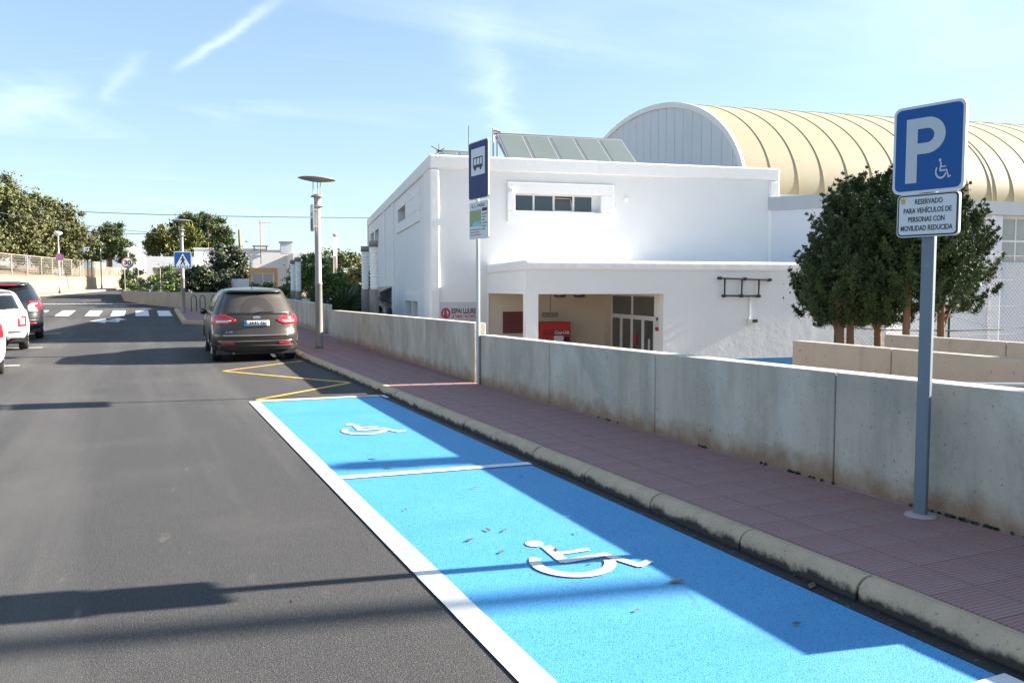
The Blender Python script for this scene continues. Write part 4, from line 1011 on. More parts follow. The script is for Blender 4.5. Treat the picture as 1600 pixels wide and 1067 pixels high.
# bus stop sign
bs = thing('bus_stop_sign', 'dark blue bus stop sign with route map plate on slim white pole', 'sign', (4.735, 11.70, SZ), R(-85))
MB().tube([(0, 0, -.1), (0, 0, 3.62)], .03, 12).build('pole', M_signpole, bs)
bx0, bx1 = -.19, .44
plate('board', M_sign_white, bs, bx0 - .008, bx1 + .008, 2.822, 3.688, -.055, -.03, .05)
plate('blue_field', M_bus_blue, bs, bx0 + .004, bx1 - .004, 2.834, 3.676, -.058, -.0545, .045)
plate('white_panel', M_sign_white, bs, bx0 + .09, bx1 - .09, 3.18, 3.58, -.0605, -.0575, .01)
bm = MB(); Y = -.0625
cx_ = (bx0 + bx1) / 2
for (a, c, e, g) in ((-.155, .155, 3.43, 3.45), (-.155, -.135, 3.30, 3.43), (.135, .155, 3.30, 3.43), (-.155, .155, 3.29, 3.335), (-.05, -.035, 3.33, 3.43), (.05, .065, 3.33, 3.43)):
    bm.box(cx_ + a, cx_ + c, Y, -.0600, e, g)
for q in (-.09, .09): 
    disc(bm, cx_ + q, 3.285, 0.0, .035, Y - .0005, 14)
bm.build('bus_pictogram', M_black, bs)
plate('map_board', M_sign_white, bs, bx0, bx1, 2.225, 2.785, -.05, -.03, .03)
MB().box(bx0 + .02, bx0 + .40, -.0525, -.0495, 2.42, 2.66).build('map', M_map_green, bs)
MB().extrude_xz([(bx0 + .10, 2.422), (bx0 + .38, 2.422), (bx0 + .39, 2.50), (bx0 + .30, 2.47), (bx0 + .2, 2.50), (bx0 + .12, 2.45)], -.0545, -.052).build('sea', M_map_blue, bs)
MB().box(bx0 + .43, bx0 + .59, -.0525, -.0495, 2.63, 2.68).build('line_badge', M_bus_blue, bs)
put_text('E. L. PAÏSSÍ', .06, M_black, bs, bx0 + .30, -.052, 2.72, fit=.42)
for k in range(6): MB().box(bx0 + .43, bx0 + .59 - .03 * (k % 3), -.0522, -.0495, 2.58 - .045 * k, 2.60 - .045 * k).build('timetable_line', M_colgrey, bs)
for k in range(3): MB().box(bx0 + .03, bx0 + .39 - .05 * (k % 2), -.0522, -.0495, 2.28 + .04 * k, 2.295 + .04 * k).build('timetable_line', M_colgrey, bs)
for z in (3.5, 2.95, 2.7, 2.3): MB().box(-.045, .045, -.03, .035, z - .015, z + .015).build('clamp', M_signpole, bs)

# lamp posts with saucer hoods
def lamp_post(name, label, loc, rz, tilt):
    t = thing(name, label, 'lamp post', loc, rz, 'lamp posts with saucer hoods')
    MB().lathe([(.0, 0), (.095, 0), (.092, .05), (.085, 1.55), (.094, 1.56), (.094, 1.59), (.078, 1.61), (.073, 3.3), (.073, 3.42)], 18).build('post', M_lamp, t)
    MB().lathe([(.073, 3.42), (.16, 3.43), (.16, 3.445), (.08, 3.46), (.078, 3.66), (.155, 3.665), (.16, 3.68), (.06, 3.73), (0, 3.735)], 18).build('collar', M_lamp, t)
    for k in range(3):
        a = R(90 + 120 * k); MB().tube([(.10 * math.cos(a), .10 * math.sin(a), 3.68), (.10 * math.cos(a), .10 * math.sin(a), 4.06)], .010, 6).build('rod', M_lamp, t)
    h = MB().lathe([(.0, -.06), (.16, -.055), (.36, -.02), (.45, .0), (.452, .006), (.40, .024), (.2, .055), (0, .065)], 30).build('hood', M_lamp, t, loc=(0, 0, 4.09))
    h.rotation_euler = (0, R(tilt), 0)
    return t
L1 = lamp_post('lamp_post', 'near lamp post with saucer hood standing on the red sidewalk past the brown car', (3.98, 20.2, .14), R(-20), 3)
pl = thing('notice_plate', 'narrow blue and grey plate fixed high on the near lamp post', 'sign', (3.86, 20.15, 3.0), R(-94))
plate('board', M_sign_grey, pl, -.25, .25, -.02, .62, -.03, 0, .04)
plate('blue_field', M_bus_blue, pl, -.23, .23, .0, .28, -.034, -.029, .02)
MB().box(-.20, .20, -.034, -.029, .34, .42).build('dark_band', M_colgrey, pl)
for z in (.1, .5): MB().box(-.03, .03, 0, .10, z - .02, z + .02).build('clamp', M_alu, pl)
L2 = lamp_post('lamp_post', 'far lamp post carrying the blue pedestrian crossing sign at the corner', (1.76, 39.4, rz_(39.4) + .13), R(-20), 0)
pc = thing('pedestrian_crossing_sign', 'blue pedestrian crossing sign with walking figure on the far lamp post', 'sign', (1.78, 39.24, 2.48), R(-3))
plate('board', M_sign_white, pc, -.36, .36, 0, .74, -.03, 0, .04)
plate('blue_field', M_sign_blue, pc, -.33, .33, .03, .71, -.034, -.029, .03)
MB().extrude_xz([(-.30, .11), (.30, .11), (0, .66)], -.037, -.033).build('white_triangle', M_sign_white, pc)
fg = MB(); y0, y1 = -.040, -.0365
disc(fg, .0, .50, 0, .04, -.040, 12)
for poly in ([(-.03, .32), (.05, .32), (.04, .46), (-.03, .46)], [(-.03, .33), (.02, .33), (-.06, .15), (-.11, .15)], [(.0, .33), (.05, .33), (.10, .15), (.05, .15)], [(-.03, .45), (-.10, .36), (-.08, .34), (-.02, .41)], [(.04, .45), (.11, .37), (.09, .35), (.03, .40)]):
    fg.extrude_xz(poly, y0, y1)
fg.build('walking_figure', M_black, pc)
for k in range(6): MB().box(-.27 + .095 * k, -.22 + .095 * k, -.0372, -.0335, .05, .10).build('stripe', M_sign_white, pc)
# speed limit, street lamps
def street_lamp(label, loc, h):
    t = thing('street_lamp', label, 'street lamp', loc, group='slim street lamps along the far road')
    MB().lathe([(0, 0), (.09, 0), (.08, .5), (.05, .55), (.04, h - .25)], 10).build('pole', M_signpole, t)
    MB().lathe([(.04, h - .28), (.10, h - .22), (.26, h - .12), (.27, h - .06), (.18, h + .02), (0, h + .05)], 16).build('head', M_opal, t)
    return t
street_lamp('slim street lamp with a pale dome head carrying the violet round sign', (-4.8, 61.8, 1.25), 4.05)
street_lamp('farthest slim street lamp in front of the trees at the bend', (-3.0, 79.9, 1.45), 4.1)
street_lamp('slim street lamp behind the 30 speed sign', (-.62, 58.6, .95), 3.2)
sl = thing('speed_limit_sign', 'round white speed limit sign reading 30 with faded red ring', 'sign', (-.65, 57.9, .95))
MB().tube([(0, 0, 0), (0, 0, 2.5)], .035, 8).build('pole', M_signpole, sl)
b = MB(); n = 28
ring = [(.36 * math.cos(2 * PI * k / n), 2.27 + .36 * math.sin(2 * PI * k / n)) for k in range(n)]
b.extrude_xz(ring, -.07, -.045); b.build('board', M_sign_white, sl)
disc(MB(), 0, 2.27, .285, .355, -.073).build('red_ring', mat('faded_red', (.42, .09, .10), .5), sl)
put_text('30', .40, M_black, sl, 0, -.074, 2.27, fit=.42, bold=.014)
ns = thing('round_sign', 'small round violet faded sign on the slim street lamp by the stone wall', 'sign', (-4.72, 61.6, 3.65))
b = MB(); ring = [(.24 * math.cos(2 * PI * k / n), .24 * math.sin(2 * PI * k / n)) for k in range(n)]
b.extrude_xz(ring, -.03, 0); b.build('board', M_purple, ns)
disc(MB(), 0, 0, .19, .238, -.034).build('red_ring', MATS['faded_red'], ns)

# cylindrical light columns
def light_column(label, loc, h=4.45, r=.15):
    t = thing('light_column', label, 'light column', loc, group='cylindrical light columns')
    hb_ = h - 1.58
    MB().lathe([(0, 0), (r, 0), (r, hb_)], 20).build('base', M_colgrey, t)
    MB().lathe([(r * .80, hb_), (r * .80, h - .12)], 20).build('diffuser', M_opal, t)
    for k in range(12):
        z = hb_ + .06 + k * .112
        MB().lathe([(r * .80, z), (r * 1.0, z + .012), (r * 1.0, z + .022), (r * .80, z + .05)], 20).build('louvre', M_opal, t)
    MB().lathe([(r * .8, h - .20), (r, h - .20), (r, h - .02), (r * .9, h), (0, h)], 20).build('cap', M_colgrey, t)
    return t
LC = light_column('nearer of the two light columns standing close to the white building', (7.03, 26.48, -1.3))
for lb, loc in (('left and slightly shorter of the two light columns close to the white building', (7.64, 30.04, -1.3)), ('right one of the light column pair behind the brown car', (6.82, 39.41, -1.4)),
                ('left one of the light column pair behind the brown car', (7.25, 43.4, -1.4)), ('tall thin light column rising alone above the green shrubs', (12.76, 58.63, 1.0))):
    c = copy_tree(LC); c.location = loc; c['label'] = lb
# tall mast and cypress to the right of the view, whose shadows cross the bays
ms = thing('light_mast', 'tall round floodlight mast beside the sports court', 'light mast', (26.6, -1.05, -1.3))
MB().lathe([(0, 0), (.14, 0), (.10, 15.5)], 14).build('pole', M_signpole, ms)
MB().box(-.9, .9, -.12, .12, 15.3, 15.5).build('crossarm', M_signpole, ms)
for q in (-.7, .7): MB().box(q - .25, q + .25, -.25, .25, 15.5, 15.8).build('floodlight', M_plastic, ms)
cy = thing('cypress_tree', 'slender dark cypress beside the ramp', 'tree', (17.0, 4.3, -.3))
MB().tube([(0, 0, 0), (0, 0, 6)], [.12, .03], 8).build('trunk', M_bark, cy)
foliage('crown', M_leaf_cyp, cy, [(math.cos(k * 2.4) * .22 * (1 - k / 46), math.sin(k * 2.4) * .22 * (1 - k / 46), .9 + 6.5 * k / 46, .12 + .30 * (1 - k / 46)) for k in range(46)], 200, .12, seed=77)

# bicycle racks
for k, (x_, y_) in enumerate(((2.25, 40.3), (2.62, 40.2), (3.1, 40.1))):
    t = thing('bicycle_rack', '%s of the green hoop bicycle racks on the corner sidewalk' % ('leftmost', 'middle', 'rightmost')[k], 'bicycle rack', (x_, y_, rz_(y_) + .13), R(20), 'hoop bicycle racks')
    MB().tube([(-.12, 0, 0), (-.12, 0, .62), (-.08, 0, .72), (0, 0, .76), (.08, 0, .72), (.12, 0, .62), (.12, 0, 0)], .022, 7).build('hoop', M_fence_green, t)

# ------------------------------------------------------------------ cars
class CarShape:
    def __init__(s, rear, front, width, c=.42, p=2.6):
        s.t = (rear, front, width); s.c, s.p = c, p
    def pch(s, k, z):
        T = s.t[k]; xs = np.array([q[0] for q in T]); ys = np.array([q[1] for q in T])
        # Catmull-style smooth interpolation
        i = int(np.clip(np.searchsorted(xs, z) - 1, 0, len(xs) - 2)); h = xs[i + 1] - xs[i]; u = np.clip((z - xs[i]) / h, 0, 1)
        d = np.diff(ys) / np.diff(xs); m0 = d[i] if i == 0 else (0 if d[i - 1] * d[i] <= 0 else 2 * d[i - 1] * d[i] / (d[i - 1] + d[i]))
        m1 = d[i] if i == len(d) - 1 else (0 if d[i] * d[i + 1] <= 0 else 2 * d[i] * d[i + 1] / (d[i] + d[i + 1]))
        return float((2 * u**3 - 3 * u**2 + 1) * ys[i] + (u**3 - 2 * u**2 + u) * h * m0 + (-2 * u**3 + 3 * u**2) * ys[i + 1] + (u**3 - u**2) * h * m1)
    def y0(s, z): return s.pch(0, z)
    def y1(s, z): return s.pch(1, z)
    def w(s, z): return s.pch(2, z)
    def rear(s, x, z, off=0):
        q = min(.999, abs(x) / s.w(z)); c = min(s.c, (s.y1(z) - s.y0(z)) * .3)
        return (x, s.y0(z) + c * (1 - (1 - q ** s.p) ** (1 / s.p)) - off, z)
    def front(s, x, z, off=0):
        q = min(.999, abs(x) / s.w(z)); c = min(s.c, (s.y1(z) - s.y0(z)) * .3)
        return (x, s.y1(z) - c * (1 - (1 - q ** s.p) ** (1 / s.p)) + off, z)
    def side(s, sg, y, z, off=0):
        y0, y1, w = s.y0(z), s.y1(z), s.w(z); c = min(s.c, (y1 - y0) * .3)
        q = 1.0
        if y < y0 + c: q = (1 - min(1, max(0, 1 - (y - y0) / c)) ** s.p) ** (1 / s.p)
        elif y > y1 - c: q = (1 - min(1, max(0, 1 - (y1 - y) / c)) ** s.p) ** (1 / s.p)
        return (sg * (w * q + off), y, z)
    def ring(s, z, ne=18, ns=44):
        y0, y1, w = s.y0(z), s.y1(z), s.w(z); c = min(s.c, (y1 - y0) * .3); p = s.p
        pts = []
        for k in range(ne * 2 + 1):
            a = PI * k / (2 * ne); cx_ = math.cos(PI - a); sy = math.sin(a)
            x = math.copysign(abs(cx_) ** (2 / p), cx_) * w; pts.append((x, y0 + c - c * abs(sy) ** (2 / p), z))
        for k in range(1, ns): pts.append((w, y0 + c + (y1 - y0 - 2 * c) * k / ns, z))
        for k in range(ne * 2 + 1):
            a = PI * k / (2 * ne); cx_ = math.cos(a); sy = math.sin(a)
            x = math.copysign(abs(cx_) ** (2 / p), cx_) * w; pts.append((x, y1 - c + c * abs(sy) ** (2 / p), z))
        for k in range(1, ns): pts.append((-w, y1 - c - (y1 - y0 - 2 * c) * k / ns, z))
        return pts
def build_car(name, label, loc, rz, shp, paint, H, zb, wheels, wr, opts):
    t = thing(name, label, 'car', loc, rz, None)
    zs = list(np.linspace(zb, H - .12, 36)) + list(np.linspace(H - .11, H, 9))
    b = MB(); rings = [shp.ring(z) for z in zs]; n = len(rings[0])
    V = [p for r in rings for p in r]; F = []
    for j in range(len(zs) - 1):
        for k in range(n):
            q = (j * n + k, j * n + (k + 1) % n, (j + 1) * n + (k + 1) % n, (j + 1) * n + k)
            c = sum((Vector(V[i]) for i in q), Vector()) / 4
            if abs(c.x) > shp.w(max(.35, c.z)) * .55 and any((c.y - wy) ** 2 + (c.z - wr) ** 2 < (wr + .055) ** 2 for wy in wheels) : continue
            F.append(q)
    b.add(V, F, True)
    cz = Vector((0, (shp.y0(H) + shp.y1(H)) / 2, H + .012)); top = len(V) - n
    b.add([V[i] for i in range(top, len(V))] + [tuple(cz)], [(k, (k + 1) % n, n) for k in range(n)], True)
    b.build('body', paint, t)
    fl = MB().box(-shp.w(zb) * .97, shp.w(zb) * .97, shp.y0(zb) + .12, shp.y1(zb) - .12, zb - .07, zb + .03)
    fl.build('underbody', M_plastic, t)
    for wy in wheels:
        for sg in (-1, 1):
            w = shp.w(.5)
            # arch lining and lip
            lin = MB(); m_ = 16; vv = []
            for x_ in (w * .985, w * .60):
                for k in range(m_ + 1):
                    a = PI * k / m_ * 1.16 - .08 * PI; vv.append((sg * x_, wy + (wr + .06) * math.cos(a), wr + (wr + .06) * math.sin(a)))
            lin.add(vv, [(k, k + 1, m_ + 2 + k, m_ + 1 + k) for k in range(m_)]); lin.build('arch_liner', M_plastic, t)
            lip = []
            for k in range(m_ + 1):
                a = PI * k / m_ * 1.12 - .06 * PI; z_ = wr + (wr + .058) * math.sin(a); y_ = wy + (wr + .058) * math.cos(a)
                lip.append(shp.side(sg, y_, max(z_, zb + .005), .004))
            MB().tube(lip, .022, 6).build('arch_lip', opts.get('lip', M_plastic), t)
            wh = MB().lathe([(wr * .60, -.10), (wr * .92, -.105), (wr, -.08), (wr, .08), (wr * .92, .105), (wr * .60, .10)], 24)
            o = wh.build('wheel', M_tyre, t, loc=(sg * (w - .115), wy, wr)); o.rotation_euler = (0, R(90), 0)
            rm = MB().lathe([(0, .05), (wr * .2, .055), (wr * .25, .03), (wr * .6, .06), (wr * .62, .095)], 20)
            for k in range(5):
                a = 2 * PI * k / 5; rm.tube([(wr * .1 * math.cos(a), wr * .1 * math.sin(a), .07), (wr * .6 * math.cos(a), wr * .6 * math.sin(a), .085)], .035, 5)
            ro = rm.build('rim', M_rim, o)
            if sg < 0: ro.rotation_euler = (0, R(180), 0)
    def patch_rear(nm, m, z0, z1, xl, xr, off=.006, nz=8, nx=14, par=t, solid=.012, fn=None):
        fn = fn or shp.rear
        bb = MB(); vv = []
        for j in range(nz + 1):
            z = z0 + (z1 - z0) * j / nz; a, c = xl(z), xr(z)
            for i in range(nx + 1): vv.append(fn(a + (c - a) * i / nx, z, off))
        bb.add(vv, [(j * (nx + 1) + i, j * (nx + 1) + i + 1, (j + 1) * (nx + 1) + i + 1, (j + 1) * (nx + 1) + i) for j in range(nz) for i in range(nx)], True)
        return bb.build(nm, m, par, solid=solid)
    def patch_side(nm, m, sg, z0, z1, ya, yb, off=.006, nz=6, ny=16, par=t):
        bb = MB(); vv = []
        for j in range(nz + 1):
            z = z0 + (z1 - z0) * j / nz; a, c = ya(z), yb(z)
            for i in range(ny + 1): vv.append(shp.side(sg, a + (c - a) * i / ny, z, off))
        f = [(j * (ny + 1) + i, j * (ny + 1) + i + 1, (j + 1) * (ny + 1) + i + 1, (j + 1) * (ny + 1) + i) for j in range(nz) for i in range(ny)]
        if sg < 0: f = [tuple(reversed(q)) for q in f]
        bb.add(vv, f, True); return bb.build(nm, m, par, solid=.012)
    return t, patch_rear, patch_side

def wsc(shp, k): return (lambda z: -shp.w(z) * k), (lambda z: shp.w(z) * k)
# brown compact MPV parked at the kerb
S1 = CarShape([(.20, .16), (.32, .08), (.44, .02), (.58, .0), (.72, .05), (.86, .07), (1.00, .10), (1.08, .15), (1.25, .26), (1.42, .38), (1.50, .42), (1.56, .50), (1.60, .80), (1.625, 1.25)],
              [(.20, 4.22), (.35, 4.34), (.6, 4.38), (.75, 4.30), (.90, 3.95), (1.0, 3.50), (1.08, 3.35), (1.25, 3.05), (1.42, 2.72), (1.54, 2.40), (1.60, 2.1), (1.625, 1.9)],
              [(.20, .82), (.32, .88), (.5, .905), (.75, .915), (.92, .905), (1.05, .87), (1.25, .79), (1.42, .71), (1.50, .67), (1.56, .62), (1.60, .50), (1.625, .22)], c=.50, p=2.5)
t, PRr, PSd = build_car('parked_car', 'dusty brown hatchback people carrier parked at the kerb seen from behind', (2.29, 18.35, 0), R(-1.2), S1, M_brown, 1.625, .24, (.86, 3.50), .315, {})
rg = PRr('rear_window', M_dusty, 1.055, 1.475, lambda z: -S1.w(z) * .88, lambda z: S1.w(z) * .88, nz=12, nx=20)
PRr('rear_window_border', M_carglass, 1.03, 1.50, lambda z: -S1.w(z) * .95, lambda z: S1.w(z) * .95, off=.003, nz=12, nx=20)
wp = MB().tube([S1.rear(-.08, 1.065, .03), S1.rear(.10, 1.09, .03), S1.rear(.36, 1.085, .025)], [.02, .014, .008], 6); wp.build('wiper', M_plastic, t)
sp_ = MB(); vv = []
for x_ in np.linspace(-.60, .60, 13):
    a = S1.rear(x_, 1.50, .07); c = S1.rear(x_, 1.565, -.12); vv += [(a[0], a[1], 1.515), (a[0], a[1], 1.54), (c[0], c[1], 1.585)]
sp_.add(vv, [(3 * i + k, 3 * i + 3 + k, 3 * i + 4 + k, 3 * i + 1 + k) for i in range(12) for k in range(2)], True); sp_.build('spoiler', M_brown, t, solid=.02)
MB().tube([(0, 1.0, 1.62), (0, .93, 1.70)], [.012, .006], 6).build('aerial', M_plastic, t)
for sg in (-1, 1):
    def L(z, sg=sg): return .40 + 2.0 * abs(z - .915)
    hi = lambda z: S1.w(z) * .985
    if sg > 0: tlp = PRr('tail_light', M_taillight, .825, 1.03, L, hi, off=.016, nx=12)
    else: tlp = PRr('tail_light', M_taillight, .825, 1.03, lambda z: -hi(z), lambda z: -L(z), off=.016, nx=12)
    f0, f1 = .52, .82
    if sg > 0: PRr('light_lens', M_lens, .865, .912, lambda z: f0 + (.912 - z) * 1.8, lambda z: f1, off=.022, nz=3, par=tlp)
    else: PRr('light_lens', M_lens, .865, .912, lambda z: -f1, lambda z: -f0 - (.912 - z) * 1.8, off=.022, nz=3, par=tlp)
    PRr('bumper_reflector', M_taillight, .385, .43, (lambda z: .46) if sg > 0 else (lambda z: -.72), (lambda z: .72) if sg > 0 else (lambda z: -.46), off=.014, nz=2)
    PSd('tail_light_wing', M_taillight, sg, .86, 1.0, lambda z: S1.y0(z) + .16, lambda z: S1.y0(z) + .30 + (z - .86), off=.012)
    PSd('side_window', M_carglass, sg, 1.07, 1.45, lambda z: .75 + (z - 1.07) * .75, lambda z: S1.y1(z) - .38, off=.005)
    MB().tube([S1.side(sg, y_, 1.055, .008) for y_ in np.linspace(.7, 3.0, 12)], .012, 5).build('window_trim', M_chrome, t)
    MB().lathe([(0, -.08), (.06, -.07), (.09, 0), (.07, .06), (0, .075)], 12).build('wing_mirror', M_brown, t, loc=(sg * .96, 2.88, 1.05), sub=0)
    MB().tube([(sg * .82, 2.9, 1.02), (sg * .98, 2.88, 1.03)], .03, 6).build('mirror_arm', M_plastic, t)
    PSd('door_seam', M_black, sg, .38, 1.05, lambda z: 1.46, lambda z: 1.468, off=.002, ny=2)
    PSd('door_seam', M_black, sg, .38, 1.05, lambda z: 2.46, lambda z: 2.468, off=.002, ny=2)
    PRr('tailgate_seam', M_black, .60, .84, (lambda z: .70) if sg > 0 else (lambda z: -.708), (lambda z: .708) if sg > 0 else (lambda z: -.70), off=.003, nx=2)
PRr('chrome_strip', M_chrome, .575, .60, lambda z: -.70, lambda z: .70, off=.012, nz=2, nx=20)
PRr('bumper_crease', M_chrome, .455, .468, lambda z: -.80, lambda z: .80, off=.008, nz=2, nx=20)
PRr('lower_bumper', M_plastic, .23, .375, lambda z: -.80, lambda z: .80, off=.012, nz=4, nx=20)
np_ = PRr('number_plate', M_plate, .795, .905, lambda z: -.26, lambda z: .26, off=.03, nz=2, nx=6, solid=.02)
MB().box(-.257, -.215, S1.y0(.85) - .034, S1.y0(.85) - .025, .80, .90).build('country_band', M_sign_blue, np_)
put_text('3435 JSR', .115, M_black, np_, .025, S1.y0(.85) - .034, .85, fit=.40, bold=.002)
em = MB(); 
for k in range(20):
    a, c = 2 * PI * k / 20, 2 * PI * (k + 1) / 20
    em.add([(0, S1.y0(.965) - .02, .965), (.085 * math.cos(a), S1.y0(.965) - .012, .965 + .036 * math.sin(a)), (.085 * math.cos(c), S1.y0(.965) - .012, .965 + .036 * math.sin(c))], [(0, 1, 2)])
em.build('oval_badge', M_chrome, t)
put_text('C-MAX', .055, M_chrome, t, -.54, S1.rear(-.54, .66, .010)[1], .66, fit=.20)
put_text('TDCi', .05, M_chrome, t, .60, S1.rear(.60, .66, .012)[1], .66, fit=.11)
MB().tube([(-.48, .16, .20), (-.48, .30, .20)], .025, 8).build('exhaust', M_rust, t)

# white small hatchback
S2 = CarShape([(.22, .12), (.34, .03), (.5, .0), (.68, .02), (.82, .05), (.92, .09), (1.0, .14), (1.15, .25), (1.30, .37), (1.40, .46), (1.45, .62), (1.49, 1.05)],
              [(.22, 3.42), (.4, 3.52), (.6, 3.54), (.75, 3.40), (.88, 3.0), (.96, 2.75), (1.15, 2.4), (1.30, 2.12), (1.40, 1.85), (1.45, 1.7), (1.49, 1.5)],
              [(.22, .74), (.34, .79), (.5, .81), (.72, .815), (.88, .80), (1.0, .74), (1.15, .67), (1.30, .60), (1.40, .53), (1.45, .43), (1.49, .2)], c=.48, p=2.3)
t2, P2, Q2 = build_car('parked_car', 'small white hatchback parked between the black car and the nearest white car', (-3.30, 23.0, .09), R(6.5), S2, M_white_car, 1.49, .27, (.62, 2.95), .30, {'lip': M_white_car})
P2('rear_window', M_carglass, 1.0, 1.34, lambda z: -S2.w(z) * .86, lambda z: S2.w(z) * .86, nz=8)
P2('roof_edge', M_black, 1.39, 1.43, lambda z: -S2.w(z) * .9, lambda z: S2.w(z) * .9, off=.03, nz=2)
P2('lower_bumper', mat('grey_bumper', (.35, .36, .36), .5), .27, .40, lambda z: -.72, lambda z: .72, off=.012, nz=3)
P2('chrome_strip', M_chrome, .80, .825, lambda z: -.30, lambda z: .30, off=.015, nz=2)
for sg in (-1, 1):
    tp = P2('tail_light', M_taillight, .58, .84, (lambda z: .60) if sg > 0 else (lambda z: -.775), (lambda z: .775) if sg > 0 else (lambda z: -.60), off=.02)
    P2('light_lens', M_white_car, .63, .79, (lambda z: .645) if sg > 0 else (lambda z: -.735), (lambda z: .735) if sg > 0 else (lambda z: -.645), off=.028, par=tp)
    P2('bumper_reflector', M_taillight, .43, .47, (lambda z: .40) if sg > 0 else (lambda z: -.66), (lambda z: .66) if sg > 0 else (lambda z: -.40), off=.016, nz=2)
    Q2('side_window', M_carglass, sg, .98, 1.32, lambda z: .62 + (z - .98) * .75, lambda z: S2.y1(z) - .35)
    MB().lathe([(0, -.10), (.07, -.08), (.09, 0), (.07, .08), (0, .10)], 10).build('wing_mirror', M_white_car, t2, loc=(sg * .90, 2.3, 1.0))
MB().tube([(.38, .10, .30), (.38, .02, .30)], .035, 10).build('exhaust', M_chrome, t2)
MB().tube([S2.rear(-.05, .985, .02), S2.rear(.35, 1.0, .02)], .012, 6).build('wiper', M_plastic, t2)
np2 = P2('number_plate', M_plate, .46, .56, lambda z: -.25, lambda z: .25, off=.025, nz=2)
# black estate
S3 = CarShape([(.24, .12), (.38, .03), (.55, .0), (.75, .03), (.92, .08), (1.02, .13), (1.15, .25), (1.32, .46), (1.46, .62), (1.54, .66), (1.60, .95), (1.66, 1.5)],
              [(.24, 4.3), (.45, 4.42), (.7, 4.42), (.85, 4.2), (1.0, 3.6), (1.15, 3.3), (1.32, 2.95), (1.5, 2.6), (1.6, 2.3), (1.66, 2.0)],
              [(.24, .84), (.38, .89), (.55, .91), (.78, .915), (.95, .90), (1.05, .87), (1.2, .80), (1.36, .72), (1.5, .66), (1.56, .62), (1.62, .5), (1.66, .25)], c=.55, p=2.4)
t3, P3, Q3 = build_car('parked_car', 'black estate car parked farthest along the left side of the road', (-3.42, 26.6, .15), R(5), S3, M_black_car, 1.66, .28, (.80, 3.5), .325, {})
P3('rear_window', M_carglass, 1.06, 1.48, lambda z: -S3.w(z) * .90, lambda z: S3.w(z) * .90, nz=8)
sp3 = MB(); vv = []
for x_ in np.linspace(-.58, .58, 11):
    a = S3.rear(x_, 1.53, .12); c = S3.rear(x_, 1.59, -.1); vv += [(a[0], a[1], 1.525), (a[0], a[1], 1.56), (c[0], c[1], 1.62)]
sp3.add(vv, [(3 * i + k, 3 * i + 3 + k, 3 * i + 4 + k, 3 * i + 1 + k) for i in range(10) for k in range(2)], True); sp3.build('spoiler', M_black_car, t3, solid=.02)
MB().box(-.28, .28, S3.y0(1.53) - .145, S3.y0(1.53) - .10, 1.53, 1.552).build('brake_light', M_taillight, t3)
for sg in (-1, 1):
    tp = P3('tail_light', M_taillight, .86, 1.10, (lambda z: .56 + .25 * (1.1 - z)) if sg > 0 else (lambda z: -S3.w(z) * .98), (lambda z: S3.w(z) * .98) if sg > 0 else (lambda z: -.56 - .25 * (1.1 - z)), off=.018)
    P3('light_lens', M_lens, 1.0, 1.04, (lambda z: .62) if sg > 0 else (lambda z: -.78), (lambda z: .78) if sg > 0 else (lambda z: -.62), off=.025, nz=2, par=tp)
    P3('bumper_reflector', M_taillight, .44, .48, (lambda z: .48) if sg > 0 else (lambda z: -.74), (lambda z: .74) if sg > 0 else (lambda z: -.48), off=.016, nz=2)
    Q3('side_window', M_carglass, sg, 1.08, 1.46, lambda z: .85 + (z - 1.08) * .9, lambda z: S3.y1(z) - .40)
P3('bumper_band', M_chrome, .54, .56, lambda z: -.80, lambda z: .80, off=.012, nz=2)
P3('tailgate_step', M_plastic, .76, .80, lambda z: -.78, lambda z: .78, off=.018, nz=2)
np3 = P3('number_plate', M_plate, .62, .73, lambda z: .06 - .26, lambda z: .06 + .26, off=.03, nz=2)
MB().lathe([(0, -.005), (.055, 0), (.06, .01), (0, .02)], 10).build('badge', M_chrome, t3, loc=(0, S3.y0(.90) - .02, .90))
MB().tube([S3.rear(-.1, 1.075, .025), S3.rear(.34, 1.10, .02)], .012, 6).build('wiper', M_plastic, t3)
# nearest white car, only its rear corner in view
S4 = CarShape([(.20, .14), (.32, .04), (.48, .0), (.64, .02), (.80, .05), (.95, .08), (1.05, .14), (1.2, .30), (1.34, .46), (1.42, .6), (1.47, 1.2)],
              [(.20, 4.0), (.4, 4.08), (.65, 4.08), (.8, 3.85), (.95, 3.2), (1.1, 2.9), (1.3, 2.5), (1.42, 2.1), (1.47, 1.8)],
              [(.20, .78), (.34, .85), (.5, .87), (.75, .88), (.92, .86), (1.02, .82), (1.2, .73), (1.34, .63), (1.42, .5), (1.47, .25)], c=.5, p=2.5)
t4, P4, Q4 = build_car('parked_car', 'nearest white car cut by the left edge with only its red tail light corner showing', (-3.10, 17.0, 0), R(8), S4, M_white_car, 1.47, .25, (.78, 3.2), .31, {'lip': M_white_car})
P4('rear_window', M_carglass, .98, 1.36, lambda z: -S4.w(z) * .92, lambda z: S4.w(z) * .92, nz=8)
for sg in (-1, 1):
    P4('tail_light', M_taillight, .70, .94, (lambda z: .50) if sg > 0 else (lambda z: -S4.w(z) * .985), (lambda z: S4.w(z) * .985) if sg > 0 else (lambda z: -.50), off=.018)
    Q4('tail_light_wing', M_taillight, sg, .74, .96, lambda z: S4.y0(z) + .15, lambda z: S4.y0(z) + .34, off=.012)
    P4('bumper_reflector', M_taillight, .40, .43, (lambda z: .5) if sg > 0 else (lambda z: -.8), (lambda z: .8) if sg > 0 else (lambda z: -.5), off=.014, nz=2)
    Q4('side_window', M_carglass, sg, .99, 1.34, lambda z: .75 + (z - .99) * .9, lambda z: S4.y1(z) - .4)
